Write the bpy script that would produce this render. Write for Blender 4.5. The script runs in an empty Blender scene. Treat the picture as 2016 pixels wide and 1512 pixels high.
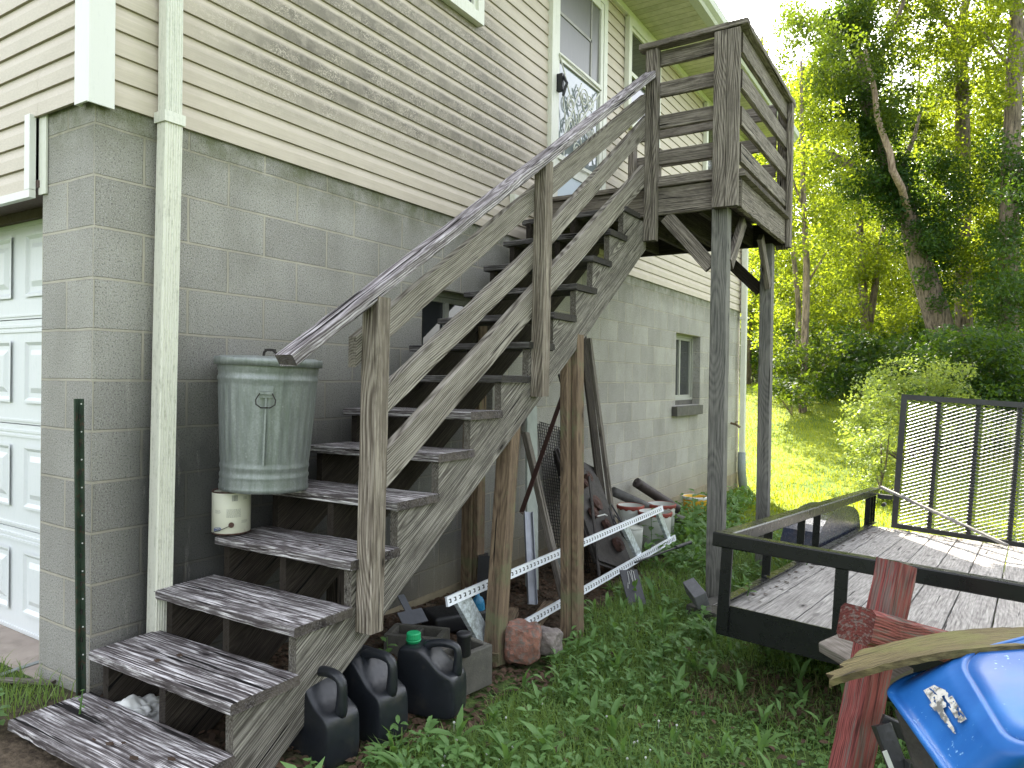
import bpy, bmesh, math, random
import numpy as np
from mathutils import Vector, Matrix, noise as mn
R = math.radians
rng = np.random.default_rng(7)
random.seed(7)
S = bpy.context.scene
C = S.collection

# ------------------------------------------------------------------ camera, sky, sun, exposure
F = 1403.2                                   # focal length in pixels of the 2016 px wide photograph
YAW, PIT, ROL = .56095, -.00886, .01439
CAM = np.array([2.902, -1.502, 1.2537])
fw = np.array([-math.sin(YAW)*math.cos(PIT), math.cos(YAW)*math.cos(PIT), math.sin(PIT)])
_r = np.array([math.cos(YAW), math.sin(YAW), 0.]); _u = np.cross(_r, fw)
rt = _r*math.cos(ROL) + _u*math.sin(ROL); up = -_r*math.sin(ROL) + _u*math.cos(ROL)
cd = bpy.data.cameras.new('camera'); cam = bpy.data.objects.new('camera', cd); C.objects.link(cam)
cd.sensor_width = 36; cd.lens = F/2016*36; cd.clip_start = .02; cd.clip_end = 2000
M = Matrix.Identity(4)
for i in range(3):
    M[i][0], M[i][1], M[i][2], M[i][3] = rt[i], up[i], -fw[i], CAM[i]
cam.matrix_world = M
S.camera = cam
def at(px, py, f): return CAM + f*(fw + rt*(px-1008)/F - up*(py-756)/F)

SUN_EL, SUN_AZ = R(40), R(-31)               # azimuth clockwise from +Y
w = bpy.data.worlds.new("World"); S.world = w; w.use_nodes = True
wn = w.node_tree; wn.nodes.clear()
sky = wn.nodes.new('ShaderNodeTexSky'); sky.sky_type = 'NISHITA'; sky.sun_disc = False
sky.sun_elevation = SUN_EL; sky.sun_rotation = SUN_AZ; sky.air_density = 1.0; sky.dust_density = 3.0; sky.ozone_density = 1.0
hs = wn.nodes.new('ShaderNodeHueSaturation'); hs.inputs['Saturation'].default_value = .30
bg = wn.nodes.new('ShaderNodeBackground'); bg.inputs[1].default_value = .135
wo = wn.nodes.new('ShaderNodeOutputWorld')
wn.links.new(sky.outputs[0], hs.inputs['Color']); wn.links.new(hs.outputs[0], bg.inputs[0]); wn.links.new(bg.outputs[0], wo.inputs[0])
sl = bpy.data.lights.new('sun', 'SUN'); sl.energy = 4.0; sl.angle = R(.5); sl.color = (1, .93, .80)
so = bpy.data.objects.new('sun', sl); C.objects.link(so); so.location = (-6, 10, 12)
sd = Vector((math.sin(SUN_AZ)*math.cos(SUN_EL), math.cos(SUN_AZ)*math.cos(SUN_EL), math.sin(SUN_EL)))
so.rotation_euler = sd.to_track_quat('Z', 'Y').to_euler()
S.render.engine = 'CYCLES'
vs = S.view_settings; vs.view_transform = 'Standard'; vs.look = 'None'; vs.gamma = 1; vs.exposure = 2.75; vs.use_curve_mapping = False

# ------------------------------------------------------------------ node helpers
class NT:
    def __init__(s, name):
        s.m = bpy.data.materials.new(name); s.m.use_nodes = True; s.t = s.m.node_tree; s.t.nodes.clear()
        s.out = s.t.nodes.new('ShaderNodeOutputMaterial')
    def put(s, sock, v):
        if isinstance(v, bpy.types.NodeSocket): s.t.links.new(v, sock)
        elif isinstance(v, (tuple, list)) and len(v) == 3 and sock.type == 'RGBA': sock.default_value = (*v, 1)
        else: sock.default_value = v
    def n(s, t, out=0, **k):
        nd = s.t.nodes.new('ShaderNode'+t)
        for a, v in k.items():
            if a[0] == '_': setattr(nd, a[1:], v)
        for a, v in k.items():
            if a[0] == '_': continue
            s.put(nd.inputs[int(a[1:])] if a[0] == 'i' and a[1:].isdigit() else nd.inputs[a.replace('__', ' ')], v)
        return nd.outputs[out]
    def math(s, op, a, b=0., c=0., clamp=False): return s.n('Math', _operation=op, _use_clamp=clamp, i0=a, i1=b, i2=c)
    def vm(s, op, a, b=(0, 0, 0)): return s.n('VectorMath', _operation=op, i0=a, i1=b)
    def noise(s, v, scale=5., detail=2., rough=.5, dist=0.): return s.n('TexNoise', Vector=v, Scale=scale, Detail=detail, Roughness=rough, Distortion=dist)
    def mr(s, v, a, b, c=0., d=1.): return s.n('MapRange', Value=v, From__Min=a, From__Max=b, To__Min=c, To__Max=d)
    def mix(s, f, a, b, mode='MIX'):
        nd = s.t.nodes.new('ShaderNodeMix'); nd.data_type = 'RGBA'; nd.blend_type = mode
        s.put(nd.inputs[0], f); s.put(nd.inputs[6], a); s.put(nd.inputs[7], b); return nd.outputs[2]
    def sep(s, v):
        nd = s.t.nodes.new('ShaderNodeSeparateXYZ'); s.put(nd.inputs[0], v); return nd.outputs
    def bsdf(s, col, rough=.8, metal=0., bump=None, bs=.5, bd=.01, spec=.5, **k):
        kw = dict(Base__Color=col, Roughness=rough, Metallic=metal, **k); kw['Specular IOR Level'] = spec
        if bump is not None: kw['Normal'] = s.n('Bump', Strength=bs, Distance=bd, Height=bump)
        o = s.n('BsdfPrincipled', **kw); s.t.links.new(o, s.out.inputs[0]); return s.m
    @property
    def obj(s): return s.n('TexCoord', out=3)
    @property
    def rnd(s): return s.n('ObjectInfo', out=5)

def wood(name, light, mid, dark, ring=30., contrast=1., cracks=.66, rough=.9, blot=.6, moss=None, worn=None, ww=.24, midpos=.45):
    t = NT(name); P = t.obj
    off = t.n('CombineXYZ', X=t.math('MULTIPLY', t.rnd, 53.), Y=t.math('MULTIPLY', t.rnd, .11), Z=t.math('MULTIPLY', t.rnd, .07))
    P = t.vm('ADD', P, off)
    n1 = t.noise(t.vm('MULTIPLY', P, (1.6, 7, 7)), 1., 2.)
    n0 = t.noise(t.vm('MULTIPLY', P, (1.1, 1.5, 1.5)), 1., 1.)
    wy = t.math('MULTIPLY_ADD', n1, .016, t.math('MULTIPLY_ADD', n0, .05, -.05)); wz = t.math('MULTIPLY_ADD', n0, .16, -.035)
    q = t.sep(t.vm('ADD', P, t.n('CombineXYZ', X=0., Y=wy, Z=wz)))
    rr = t.math('SQRT', t.math('ADD', t.math('MULTIPLY', q[1], q[1]), t.math('MULTIPLY', q[2], q[2])))
    wave = t.math('PINGPONG', t.math('MULTIPLY_ADD', rr, ring*6., t.math('MULTIPLY', n1, .5)), .5)
    wave = t.mr(wave, .05, .42)
    fine = t.noise(t.vm('MULTIPLY', P, (7, 330, 330)), 1., 3., .6)
    med = t.noise(t.vm('MULTIPLY', P, (3.2, 105, 105)), 1., 3., .6)
    bl = t.noise(t.vm('MULTIPLY', P, (3, 9, 9)), 1., 4., .6)
    g = t.math('ADD', t.math('MULTIPLY', wave, ww), t.math('ADD', t.math('MULTIPLY', t.mr(fine, .3, .7), .42-ww*.4), t.math('MULTIPLY', t.mr(med, .3, .7), .58-ww*.6)))
    g = t.mr(g, .5-.5/contrast*.9, .5+.5/contrast*.8)
    ramp = t.t.nodes.new('ShaderNodeValToRGB'); cr = ramp.color_ramp
    cr.elements[0].color = (*dark, 1); cr.elements[1].color = (*light, 1); e = cr.elements.new(midpos); e.color = (*mid, 1)
    t.put(ramp.inputs[0], g); col = ramp.outputs[0]
    col = t.mix(t.math('MULTIPLY', t.mr(bl, .42, .68), blot), col, t.mix(.5, dark, mid))
    pt_ = t.noise(t.vm('MULTIPLY', P, (9, 22, 22)), 1., 5., .7)
    col = t.mix(t.math('MULTIPLY', t.mr(pt_, .50, .62), blot*.8), col, t.mix(.25, dark, mid))
    ck = t.noise(t.vm('MULTIPLY', P, (1.6, 46, 46)), 1., 2., .5)
    ckm = t.mr(ck, cracks, cracks+.03)
    col = t.mix(ckm, col, tuple(c*.25 for c in dark))
    eg = t.mr(t.math('ABSOLUTE', t.sep(t.n('TexCoord', out=1))[0]), .7, .9)
    col = t.mix(t.math('MULTIPLY', eg, .88), col, t.mix(t.mr(bl, .35, .65), tuple(c*.9 for c in dark), tuple(c*.62*k_ for c, k_ in zip(mid, (1, .95, .8)))))
    kv = t.n('TexVoronoi', Vector=t.vm('MULTIPLY', P, (2.6, 8, 8)), Scale=1.)
    col = t.mix(t.mr(kv, .17, .10), col, t.mix(.4, dark, mid)); col = t.mix(t.mr(kv, .07, .045), col, tuple(c*.4 for c in dark))
    if worn:      # paint worn down to bare grey wood
        wm = t.mr(t.math('ADD', med, t.math('MULTIPLY', bl, .6)), .84, .93)
        col = t.mix(wm, col, t.mix(g, worn[0], worn[1]))
    if moss:
        mm = t.mr(t.noise(t.obj, 7., 4., .65), .52, .66)
        col = t.mix(t.math('MULTIPLY', mm, .7), col, moss)
    h = t.math('SUBTRACT', t.math('ADD', t.math('MULTIPLY', g, .6), t.math('MULTIPLY', bl, .3)), t.math('MULTIPLY', ckm, 1.3))
    return t.bsdf(col, rough, bump=h, bs=.9, bd=.0035, spec=.25)

def plain(name, col, rough=.6, metal=0., var=.25, scale=8., bumpd=.002, spec=.5, grime=None, gthr=(.5, .7), rv=.12):
    t = NT(name); n = t.noise(t.obj, scale, 5., .65); n2 = t.noise(t.obj, scale*9, 3., .6)
    c = t.mix(t.mr(n, .3, .7), tuple(x*(1-var) for x in col), tuple(min(1, x*(1+var)) for x in col))
    if grime: c = t.mix(t.mr(t.noise(t.vm('ADD', t.obj, (3, 5, 1)), scale*1.7, 5., .7), *gthr), c, grime)
    return t.bsdf(c, t.mr(n2, .3, .7, max(0, rough-rv), min(1, rough+rv)), metal, bump=n2, bs=.4, bd=bumpd, spec=spec)

# ------------------------------------------------------------------ materials
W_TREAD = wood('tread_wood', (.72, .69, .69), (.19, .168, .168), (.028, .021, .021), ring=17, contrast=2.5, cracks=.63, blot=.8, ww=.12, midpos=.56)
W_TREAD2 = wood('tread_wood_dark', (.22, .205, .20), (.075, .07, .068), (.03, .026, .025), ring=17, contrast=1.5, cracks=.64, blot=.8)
W_RAIL = wood('rail_wood', (.37, .34, .30), (.205, .182, .155), (.06, .05, .04), ww=.34, ring=20, contrast=1.7, cracks=.72, blot=.25)
W_POST = wood('post_wood', (.38, .335, .28), (.18, .15, .12), (.055, .042, .032), ring=24, contrast=1.7, cracks=.70, blot=.45)
W_STR = wood('stringer_wood', (.36, .335, .295), (.135, .122, .105), (.032, .027, .023), ring=20, contrast=1.6, cracks=.68, blot=.5)
W_HAND = wood('handrail_wood', (.56, .52, .54), (.22, .195, .20), (.045, .035, .036), ring=20, contrast=1.7, cracks=.62, blot=.45)
W_LAND = wood('landing_wood', (.34, .30, .255), (.16, .138, .115), (.038, .031, .026), ring=22, contrast=1.7, cracks=.68, blot=.45)
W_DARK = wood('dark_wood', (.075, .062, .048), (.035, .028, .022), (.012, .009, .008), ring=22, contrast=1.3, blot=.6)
W_LEG = wood('leg_wood', (.25, .185, .12), (.15, .105, .07), (.05, .036, .025), ring=22, contrast=1.2, cracks=.70, blot=.45, moss=(.13, .14, .075))
W_DECKLEG = wood('deck_leg_wood', (.25, .24, .215), (.16, .155, .14), (.06, .06, .055), ring=22, contrast=1.3, cracks=.68, blot=.4)
W_TRAIL = wood('trailer_plank_wood', (.44, .42, .39), (.27, .255, .24), (.10, .09, .085), ring=12, contrast=1.3, cracks=.70, blot=.4, ww=.14)
W_RED = wood('red_painted_wood', (.34, .095, .085), (.20, .055, .050), (.05, .018, .016), ring=26, contrast=1.5, cracks=.66, blot=.3, worn=((.05, .038, .034), (.17, .115, .10)))
W_PLY = wood('mossy_board', (.20, .165, .075), (.11, .09, .038), (.05, .035, .02), ring=12, contrast=1.4, blot=.6, moss=(.13, .13, .04))
W_LT = plain('pale_board_paint', (.27, .295, .265), .8, var=.15, grime=(.12, .10, .07), gthr=(.62, .8))
W_GREYPL = wood('grey_plank', (.26, .235, .205), (.16, .14, .12), (.09, .075, .06), ring=20, contrast=1.2)

def mk_cmu():
    t = NT('concrete_block'); P = t.obj; x, y, z = t.sep(P)
    nrm = t.n('NewGeometry', out=1); nx = t.math('ABSOLUTE', t.sep(nrm)[0])
    front = t.math('LESS_THAN', nx, .5)
    wob = t.noise(P, 6., 2.); wob2 = t.noise(t.vm('ADD', P, (9, 4, 2)), 6., 2.)
    side = t.math('ADD', y, t.math('MULTIPLY_ADD', wob, .008, -.004)); fr = t.math('ADD', x, .2032)
    u = t.math('ADD', t.math('MULTIPLY', side, t.math('SUBTRACT', 1., front)), t.math('MULTIPLY', fr, front))
    v = t.math('ADD', z, t.math('MULTIPLY_ADD', wob2, .008, -.004))
    v3 = t.n('CombineXYZ', X=t.math('ADD', u, 40*.4064), Y=t.math('ADD', v, 20*.2032), Z=0.)
    nd = t.t.nodes.new('ShaderNodeTexBrick'); nd.offset = .5; nd.offset_frequency = 2; nd.squash = 1
    t.put(nd.inputs['Vector'], v3); nd.inputs['Scale'].default_value = 1; nd.inputs['Brick Width'].default_value = .4064
    nd.inputs['Row Height'].default_value = .2032; nd.inputs['Mortar Size'].default_value = .0068; nd.inputs['Mortar Smooth'].default_value = .25; nd.inputs['Bias'].default_value = 0
    nd.inputs['Color1'].default_value = (.30, .285, .258, 1); nd.inputs['Color2'].default_value = (.40, .383, .345, 1); nd.inputs['Mortar'].default_value = (.46, .425, .355, 1)
    fac = nd.outputs[1]; col = nd.outputs[0]
    far = t.mr(y, 3.5, 9., 0., .10)
    col = t.mix(far, col, (.42, .42, .36))
    sp = t.noise(P, 230., 2., .6); sp2 = t.noise(P, 150., 2., .6)
    inv = t.math('SUBTRACT', 1., fac)
    col = t.mix(t.math('MULTIPLY', t.mr(sp, .54, .66), t.math('MULTIPLY', inv, .75)), col, (.58, .58, .58))
    col = t.mix(t.math('MULTIPLY', t.mr(sp2, .46, .34), t.math('MULTIPLY', inv, .7)), col, (.07, .07, .07))
    big = t.noise(t.vm('MULTIPLY', P, (1, 1, .6)), 2.6, 5., .6)
    col = t.mix(t.math('MULTIPLY', t.mr(big, .42, .7), .4), col, (.15, .145, .12))
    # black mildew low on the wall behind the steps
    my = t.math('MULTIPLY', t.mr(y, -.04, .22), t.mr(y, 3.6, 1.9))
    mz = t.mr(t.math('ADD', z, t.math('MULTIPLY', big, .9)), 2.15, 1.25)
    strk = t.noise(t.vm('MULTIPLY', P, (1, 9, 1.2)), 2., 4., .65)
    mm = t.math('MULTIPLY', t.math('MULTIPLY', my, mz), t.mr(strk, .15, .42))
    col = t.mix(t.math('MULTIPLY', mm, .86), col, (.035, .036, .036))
    # green algae on the top course under the siding, ochre splash at the foot of the wall
    al = t.math('MULTIPLY', t.mr(z, 2.10, 2.30), t.mr(t.noise(P, 9., 5., .7), .3, .62))
    col = t.mix(t.math('MULTIPLY', al, .75), col, (.10, .11, .045))
    oc = t.math('MULTIPLY', t.mr(t.math('ADD', z, t.math('MULTIPLY', big, .35)), .38, -.05), t.mr(y, 1.6, 2.6))
    col = t.mix(t.math('MULTIPLY', oc, .6), col, (.30, .255, .16))
    h = t.math('ADD', t.math('MULTIPLY', inv, 1.), t.math('MULTIPLY', t.math('ADD', sp, sp2), .35))
    ed = t.math('MULTIPLY', t.mr(fac, .05, .4), t.mr(fac, .95, .6)); col = t.mix(t.math('MULTIPLY', t.math('MULTIPLY', ed, t.mr(big, .35, .55)),   .85), col, (.06, .05, .038))
    return t.bsdf(col, .95, bump=h, bs=1., bd=.009, spec=.2)
M_CMU = mk_cmu()

def mk_siding():
    t = NT('vinyl_siding'); P = t.obj; x, y, z = t.sep(P)
    gr = t.noise(t.vm('MULTIPLY', P, (60, 5, 160)), 1., 2.)
    col = t.mix(t.mr(gr, .3, .7), (.50, .437, .358), (.565, .497, .412))
    ph = t.math('FRACT', t.math('DIVIDE', t.math('SUBTRACT', z, 2.325), .1016))
    low = t.math('MULTIPLY', t.mr(ph, .78, .60), t.mr(ph, .0, .05))       # flat face of each course
    nb = t.noise(P, 14., 5., .7); nbig = t.noise(P, 1.1, 3., .5)
    reg = t.math('MULTIPLY', t.mr(y, .25, .9), t.mr(t.math('ADD', y, t.math('MULTIPLY', t.math('ABSOLUTE', t.math('SUBTRACT', z, 3.1)), .9)), 3.85, 3.2))
    reg = t.math('MULTIPLY', reg, t.mr(t.math('ADD', z, t.math('MULTIPLY', y, -.02)), 2.45, 2.75))
    reg = t.math('MULTIPLY', reg, t.math('MULTIPLY', t.mr(z, 4.9, 4.1), t.mr(nbig, .25, .42, .75, 1.)))
    front = t.math('GREATER_THAN', x, -.01)
    reg = t.math('MULTIPLY', reg, front)
    edge = t.math('MULTIPLY', t.mr(t.math('ADD', ph, t.math('MULTIPLY', nb, .30)), .92, .74), 1.)
    wm = t.noise(t.vm('MULTIPLY', P, (1, 1, 1.3)), 46., 1., .5, 1.2)
    worm = t.mr(t.math('ABSOLUTE', t.math('SUBTRACT', wm, .5)), .014, .034)
    patch = t.mr(t.noise(P, 4., 3.), .4, .56)
    worm = t.math('MAXIMUM', worm, t.math('SUBTRACT', 1., t.math('MULTIPLY', patch, .9)))
    st = t.math('MULTIPLY', t.math('MULTIPLY', reg, edge), t.math('MULTIPLY', worm, t.mr(nb, .3, .55, .55, 1.)))
    dirt = t.mix(t.mr(t.noise(P, 7., 4.), .35, .65), (.085, .074, .055), (.18, .16, .12))
    col = t.mix(t.math('MULTIPLY', st, .92), col, dirt)
    col = t.mix(t.math('MULTIPLY', t.mr(t.noise(t.vm('MULTIPLY', P, (1, 2, 3)), 3., 5., .7), .45, .8), .35), col, (.36, .31, .24))
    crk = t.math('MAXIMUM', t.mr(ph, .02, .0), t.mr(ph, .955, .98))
    col = t.mix(t.math('MULTIPLY', crk, .6), col, (.15, .12, .06))       # dirt and lap shadow painted as one dark line per lap
    return t.bsdf(col, .55, bump=gr, bs=.25, bd=.0015, spec=.35)
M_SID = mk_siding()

def mk_white(name, col, stain=(.25, .27, .17), amt=.5, lo=.5):
    t = NT(name); P = t.obj
    n = t.noise(t.vm('MULTIPLY', P, (45, 45, 4)), 2., 6., .75); n2 = t.noise(P, 60., 4., .7)
    m = t.math('MULTIPLY', t.mr(t.math('ADD', n, t.math('MULTIPLY', n2, .45)), lo+.2, lo+.42), amt)
    c = t.mix(m, col, stain)
    return t.bsdf(c, .5, bump=n2, bs=.15, bd=.002, spec=.4)
M_TRIM = mk_white('cream_trim_paint', (.68, .68, .60), (.42, .42, .33), .4)
M_CORNER = mk_white('corner_trim_white', (.69, .69, .65), (.4, .43, .4), .3, .6)
M_SPOUT = mk_white('downspout_paint', (.71, .70, .61), (.22, .22, .155), .6, .54)
M_SPOUT2 = mk_white('downspout_clean', (.70, .695, .62), (.33, .36, .28), .5, .5)
M_DOORW = mk_white('garage_door_white', (.68, .695, .70), (.5, .55, .56), .4, .55)
M_SOFF = None
def mk_soffit():
    t = NT('soffit_vinyl'); P = t.obj; y = t.sep(P)[1]
    gro = t.math('FRACT', t.math('DIVIDE', y, .1)); g = t.mr(gro, 0., .12)
    vent = t.math('MULTIPLY', t.math('LESS_THAN', t.math('FRACT', t.math('DIVIDE', y, .4)), .25), t.math('LESS_THAN', t.math('FRACT', t.math('DIVIDE', y, .0125)), .5))
    c = t.mix(t.mr(t.noise(P, 9., 5., .7), .4, .7), (.55, .53, .40), (.40, .40, .27))
    c = t.mix(t.math('MULTIPLY', vent, .35), c, (.2, .19, .12)); c = t.mix(t.math('SUBTRACT', 1., g), c, (.2, .2, .12))
    return t.bsdf(c, .7, bump=g, bs=.6, bd=.004)
M_SOFF = mk_soffit()
M_GLASS = NT('dark_window_glass'); M_GLASS = M_GLASS.bsdf(M_GLASS.mix(.5, (.03, .032, .035), (.045, .05, .05)), .04, spec=.8)
def mk_ripple():
    t = NT('rippled_door_glass'); n = t.noise(t.obj, 22., 2., .5, .6)
    return t.bsdf((.20, .23, .23), .04, bump=n, bs=.3, bd=.003, spec=1.)
M_RIPPLE = mk_ripple()
def mk_screen():
    t = NT('insect_screen'); n = t.noise(t.vm('MULTIPLY', t.obj, (1, 30, 3)), 2., 4.)
    return t.bsdf(t.mix(n, (.10, .10, .095), (.16, .155, .14)), .35, spec=.6)
M_SCREEN = mk_screen()
M_KICK = plain('kick_panel_blue_white', (.52, .60, .66), .45, var=.04, scale=3)
M_SCROLL = plain('scroll_grille_paint', (.60, .60, .52), .5, var=.1)
M_BLK = plain('black_trailer_paint', (.007, .0075, .008), .28, var=.12, scale=2, bumpd=.0001, rv=.03, spec=.35)
M_BLKM = plain('black_steel', (.02, .02, .022), .4, var=.3)
M_MESHP = plain('expanded_metal', (.05, .05, .055), .30, .3, var=.3, spec=.8)
M_JUG = plain('black_jug_plastic', (.012, .014, .018), .38, var=.3, scale=6, bumpd=.001, grime=(.045, .040, .032), gthr=(.55, .85), rv=.1)
M_BPL = plain('black_plastic', (.012, .012, .014), .5, var=.2)
M_GREENC = plain('green_cap', (.01, .27, .10), .45, var=.1)
M_GREYC = plain('grey_cap', (.38, .40, .42), .5, var=.1)
def mk_galv(name='galvanised_steel', base=(.27, .29, .285), sc=60):
    t = NT(name); P = t.obj
    v = t.n('TexVoronoi', out=1, Vector=t.vm('ADD', P, t.vm('MULTIPLY', t.n('TexNoise', out=1, Vector=P, Scale=40.), (.01, .01, .01))), Scale=float(sc))
    f = t.n('SeparateColor', Color=v)
    st = t.noise(t.vm('MULTIPLY', P, (22, 22, 2.2)), 1.5, 7., .7)
    c = t.mix(f, tuple(x*.85 for x in base), tuple(x*1.12 for x in base))
    c = t.mix(t.math('MULTIPLY', t.mr(st, .42, .66), .75), c, (.15, .17, .155))
    c = t.mix(t.math('MULTIPLY', t.mr(t.noise(t.vm('ADD', P, (4, 2, 1)), 30., 6., .75), .60, .74), .5), c, (.55, .58, .57))
    return t.bsdf(c, t.mr(f, 0., 1., .38, .6), .45, bump=st, bs=.15, bd=.002, spec=.5)
M_GALV = mk_galv(sc=150); M_GALV2 = mk_galv('bright_galvanised', (.72, .78, .82), 90); M_ZINC = plain('zinc_rail', (.80, .83, .88), .42, .2, var=.1)
M_RUST = plain('rusty_iron', (.065, .032, .024), .85, var=.5, scale=14)
M_DKRUST = plain('dark_rusty_steel', (.032, .027, .025), .75, .2, var=.5, scale=12, grime=(.07, .04, .028), gthr=(.6, .75))
M_BROWN = plain('brown_angle_iron', (.05, .022, .018), .6, var=.3)
M_CAN = plain('paint_can_label', (.62, .61, .50), .45, var=.06, scale=5, grime=(.28, .15, .06), gthr=(.68, .78))
M_RIM = plain('rusty_red_rim', (.22, .045, .03), .7, var=.4, scale=20)
M_BUCK = plain('white_bucket_plastic', (.46, .475, .43), .5, var=.1, grime=(.3, .29, .22), gthr=(.6, .8))
M_YEL = plain('yellow_bucket_plastic', (.62, .36, .02), .5, var=.1)
M_INK = plain('label_ink', (.03, .04, .06), .6, var=.1); M_BLUEINK = plain('blue_label_ink', (.02, .06, .25), .6, var=.1)
M_LABELW = plain('white_label', (.6, .6, .58), .6, var=.05)
M_POSTG = plain('green_post_paint', (.03, .05, .032), .5, .3, var=.4, scale=20, grime=(.10, .045, .03), gthr=(.55, .7))
M_CONC = plain('concrete', (.085, .08, .068), .95, var=.25, scale=12, bumpd=.006, grime=(.12, .12, .09), gthr=(.55, .75))
M_SLAB = plain('driveway_concrete', (.36, .30, .255), .95, var=.2, scale=4, bumpd=.003, grime=(.24, .2, .17), gthr=(.5, .7))
M_ROCK = plain('red_granite', (.22, .105, .075), .9, var=.5, scale=16, bumpd=.01, grime=(.13, .115, .10), gthr=(.48, .6))
M_ROCK2 = plain('grey_rock', (.19, .165, .15), .95, var=.3, scale=14, bumpd=.01)
M_BRASS = plain('old_brass', (.13, .09, .05), .6, .4)
M_PVC = plain('pvc', (.55, .54, .45), .5, var=.1)
M_CORR = plain('grey_drain_pipe', (.22, .25, .24), .6, var=.15)
M_BRSTEEL = plain('brown_header', (.10, .065, .055), .7, var=.2)
M_ROOF = plain('roof_shingle', (.08, .075, .07), .95, var=.3, scale=30)
M_BLUEB = plain('blue_bottle', (.03, .20, .38), .3, var=.2)
M_GREYP = plain('grey_plastic_plate', (.10, .105, .12), .5, var=.15)
M_BARK = NT('bark')
def mk_bark(name, a, b):
    t = NT(name); n = t.noise(t.vm('MULTIPLY', t.obj, (9, 9, 1.6)), 2., 5., .7)
    return t.bsdf(t.mix(t.mr(n, .35, .65), a, b), .95, bump=n, bs=.9, bd=.03, spec=.2)
M_BARK = mk_bark('bark_grey_brown', (.06, .05, .04), (.26, .21, .16)); M_SNAG = mk_bark('dead_wood_pale', (.16, .11, .085), (.44, .34, .27))
def mk_tub():
    t = NT('blue_tub_plastic'); P = t.obj
    n = t.noise(P, 5., 4., .6); n2 = t.noise(t.vm('MULTIPLY', P, (1, 1, 1)), 95., 2.)
    c = t.mix(t.mr(n, .35, .65), (.008, .080, .29), (.02, .135, .40))
    sc = t.math('MULTIPLY', t.mr(n2, .66, .72), t.mr(t.noise(P, 9., 3.), .5, .62))
    c = t.mix(t.math('MULTIPLY', sc, .7), c, (.35, .60, .80))
    return t.bsdf(c, t.mr(n, .3, .7, .40, .55), bump=n, bs=.2, bd=.01, spec=.35)
M_TUB = mk_tub()
def mk_patch():
    t = NT('torn_foil_sticker'); v = t.noise(t.obj, 40., 4., .7)
    return t.bsdf(t.mix(t.mr(v, .42, .55), (.12, .12, .11), (.50, .49, .45)), .6)
M_PATCH = mk_patch()

def leafmat(name, a, b, tr, tfac=.5, rough=.5, sc=.6):
    t = NT(name)
    r = t.n('Attribute', out=2, _attribute_name='rnd')
    n = t.noise(t.n('NewGeometry'), sc, 3.)
    f = t.math('ADD', t.math('MULTIPLY', r, .6), t.math('MULTIPLY', t.mr(n, .3, .7), .4))
    c = t.mix(f, a, b)
    p = t.n('BsdfPrincipled', Base__Color=c, Roughness=rough, **{'Specular IOR Level': .22})
    q = t.n('BsdfTranslucent', Color=t.mix(f, tuple(x*.7 for x in tr), tr))
    mx = t.t.nodes.new('ShaderNodeMixShader'); mx.inputs[0].default_value = tfac
    t.t.links.new(p, mx.inputs[1]); t.t.links.new(q, mx.inputs[2]); t.t.links.new(mx.outputs[0], t.out.inputs[0])
    return t.m
L_BRIGHT = leafmat('leaf_yellow_green', (.014, .042, .006), (.060, .105, .012), (.38, .46, .02), .52, .6)
L_MID = leafmat('leaf_mid_green', (.012, .035, .006), (.038, .072, .012), (.18, .25, .012), .45, .6)
L_IVY = leafmat('ivy_dark_green', (.010, .036, .010), (.028, .07, .016), (.13, .22, .012), .42, .45)
L_PALE = leafmat('leaf_pale_shrub', (.06, .11, .02), (.17, .23, .055), (.34, .42, .05), .45)
L_GRASS = leafmat('grass_blades', (.075, .15, .035), (.20, .30, .085), (.32, .45, .07), .42, .5, 1.5)
L_LAWN = leafmat('lawn_blades', (.05, .095, .008), (.13, .19, .015), (.42, .46, .015), .5, .75, .8)
L_WEED = leafmat('weed_leaves', (.08, .165, .05), (.19, .32, .11), (.20, .36, .05), .4, .42, 1.5)
L_DEAD = leafmat('dead_leaves', (.045, .03, .022), (.15, .095, .062), (.10, .06, .03), .2, .8, 3.)
L_DRY = leafmat('dried_grass', (.09, .065, .04), (.19, .14, .08), (.1, .08, .04), .2, .8, 3.)

# ------------------------------------------------------------------ geometry helpers
WM = {}
def reg(o, parent=None, mat=None):
    Mx = mat if mat is not None else Matrix.Identity(4)
    WM[o.name] = Mx; o.matrix_basis = Mx
    if parent is not None:
        o.parent = parent; o.matrix_parent_inverse = WM[parent.name].inverted()
    C.objects.link(o); return o
def tag(o, label=None, cat=None, group=None, kind=None):
    if label: o['label'] = label
    if cat: o['category'] = cat
    if group: o['group'] = group
    if kind: o['kind'] = kind
    return o
def thing(name, label, cat, loc=(0, 0, 0), group=None):
    o = bpy.data.objects.new(name, None); o.empty_display_size = .1
    reg(o, None, Matrix.Translation(Vector([float(v) for v in loc]))); return tag(o, label, cat, group)
def mesh(name, V, Fc, mat, parent=None, mx=None, smooth=False, center=True):
    """V in world coordinates unless mx is given (then V is local to mx)."""
    if mx is None:
        V = [Vector([float(c) for c in v]) for v in V]
        if center and parent is None:
            c = sum(V, Vector())/len(V); c.z = min(v.z for v in V); mx = Matrix.Translation(c); V = [v-c for v in V]
        else: mx = Matrix.Identity(4)
    me = bpy.data.meshes.new(name); me.from_pydata([tuple(v) for v in V], [], Fc); me.materials.append(mat)
    if smooth: me.polygons.foreach_set('use_smooth', [True]*len(me.polygons))
    me.update(); o = bpy.data.objects.new(name, me); return reg(o, parent, mx)
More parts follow.
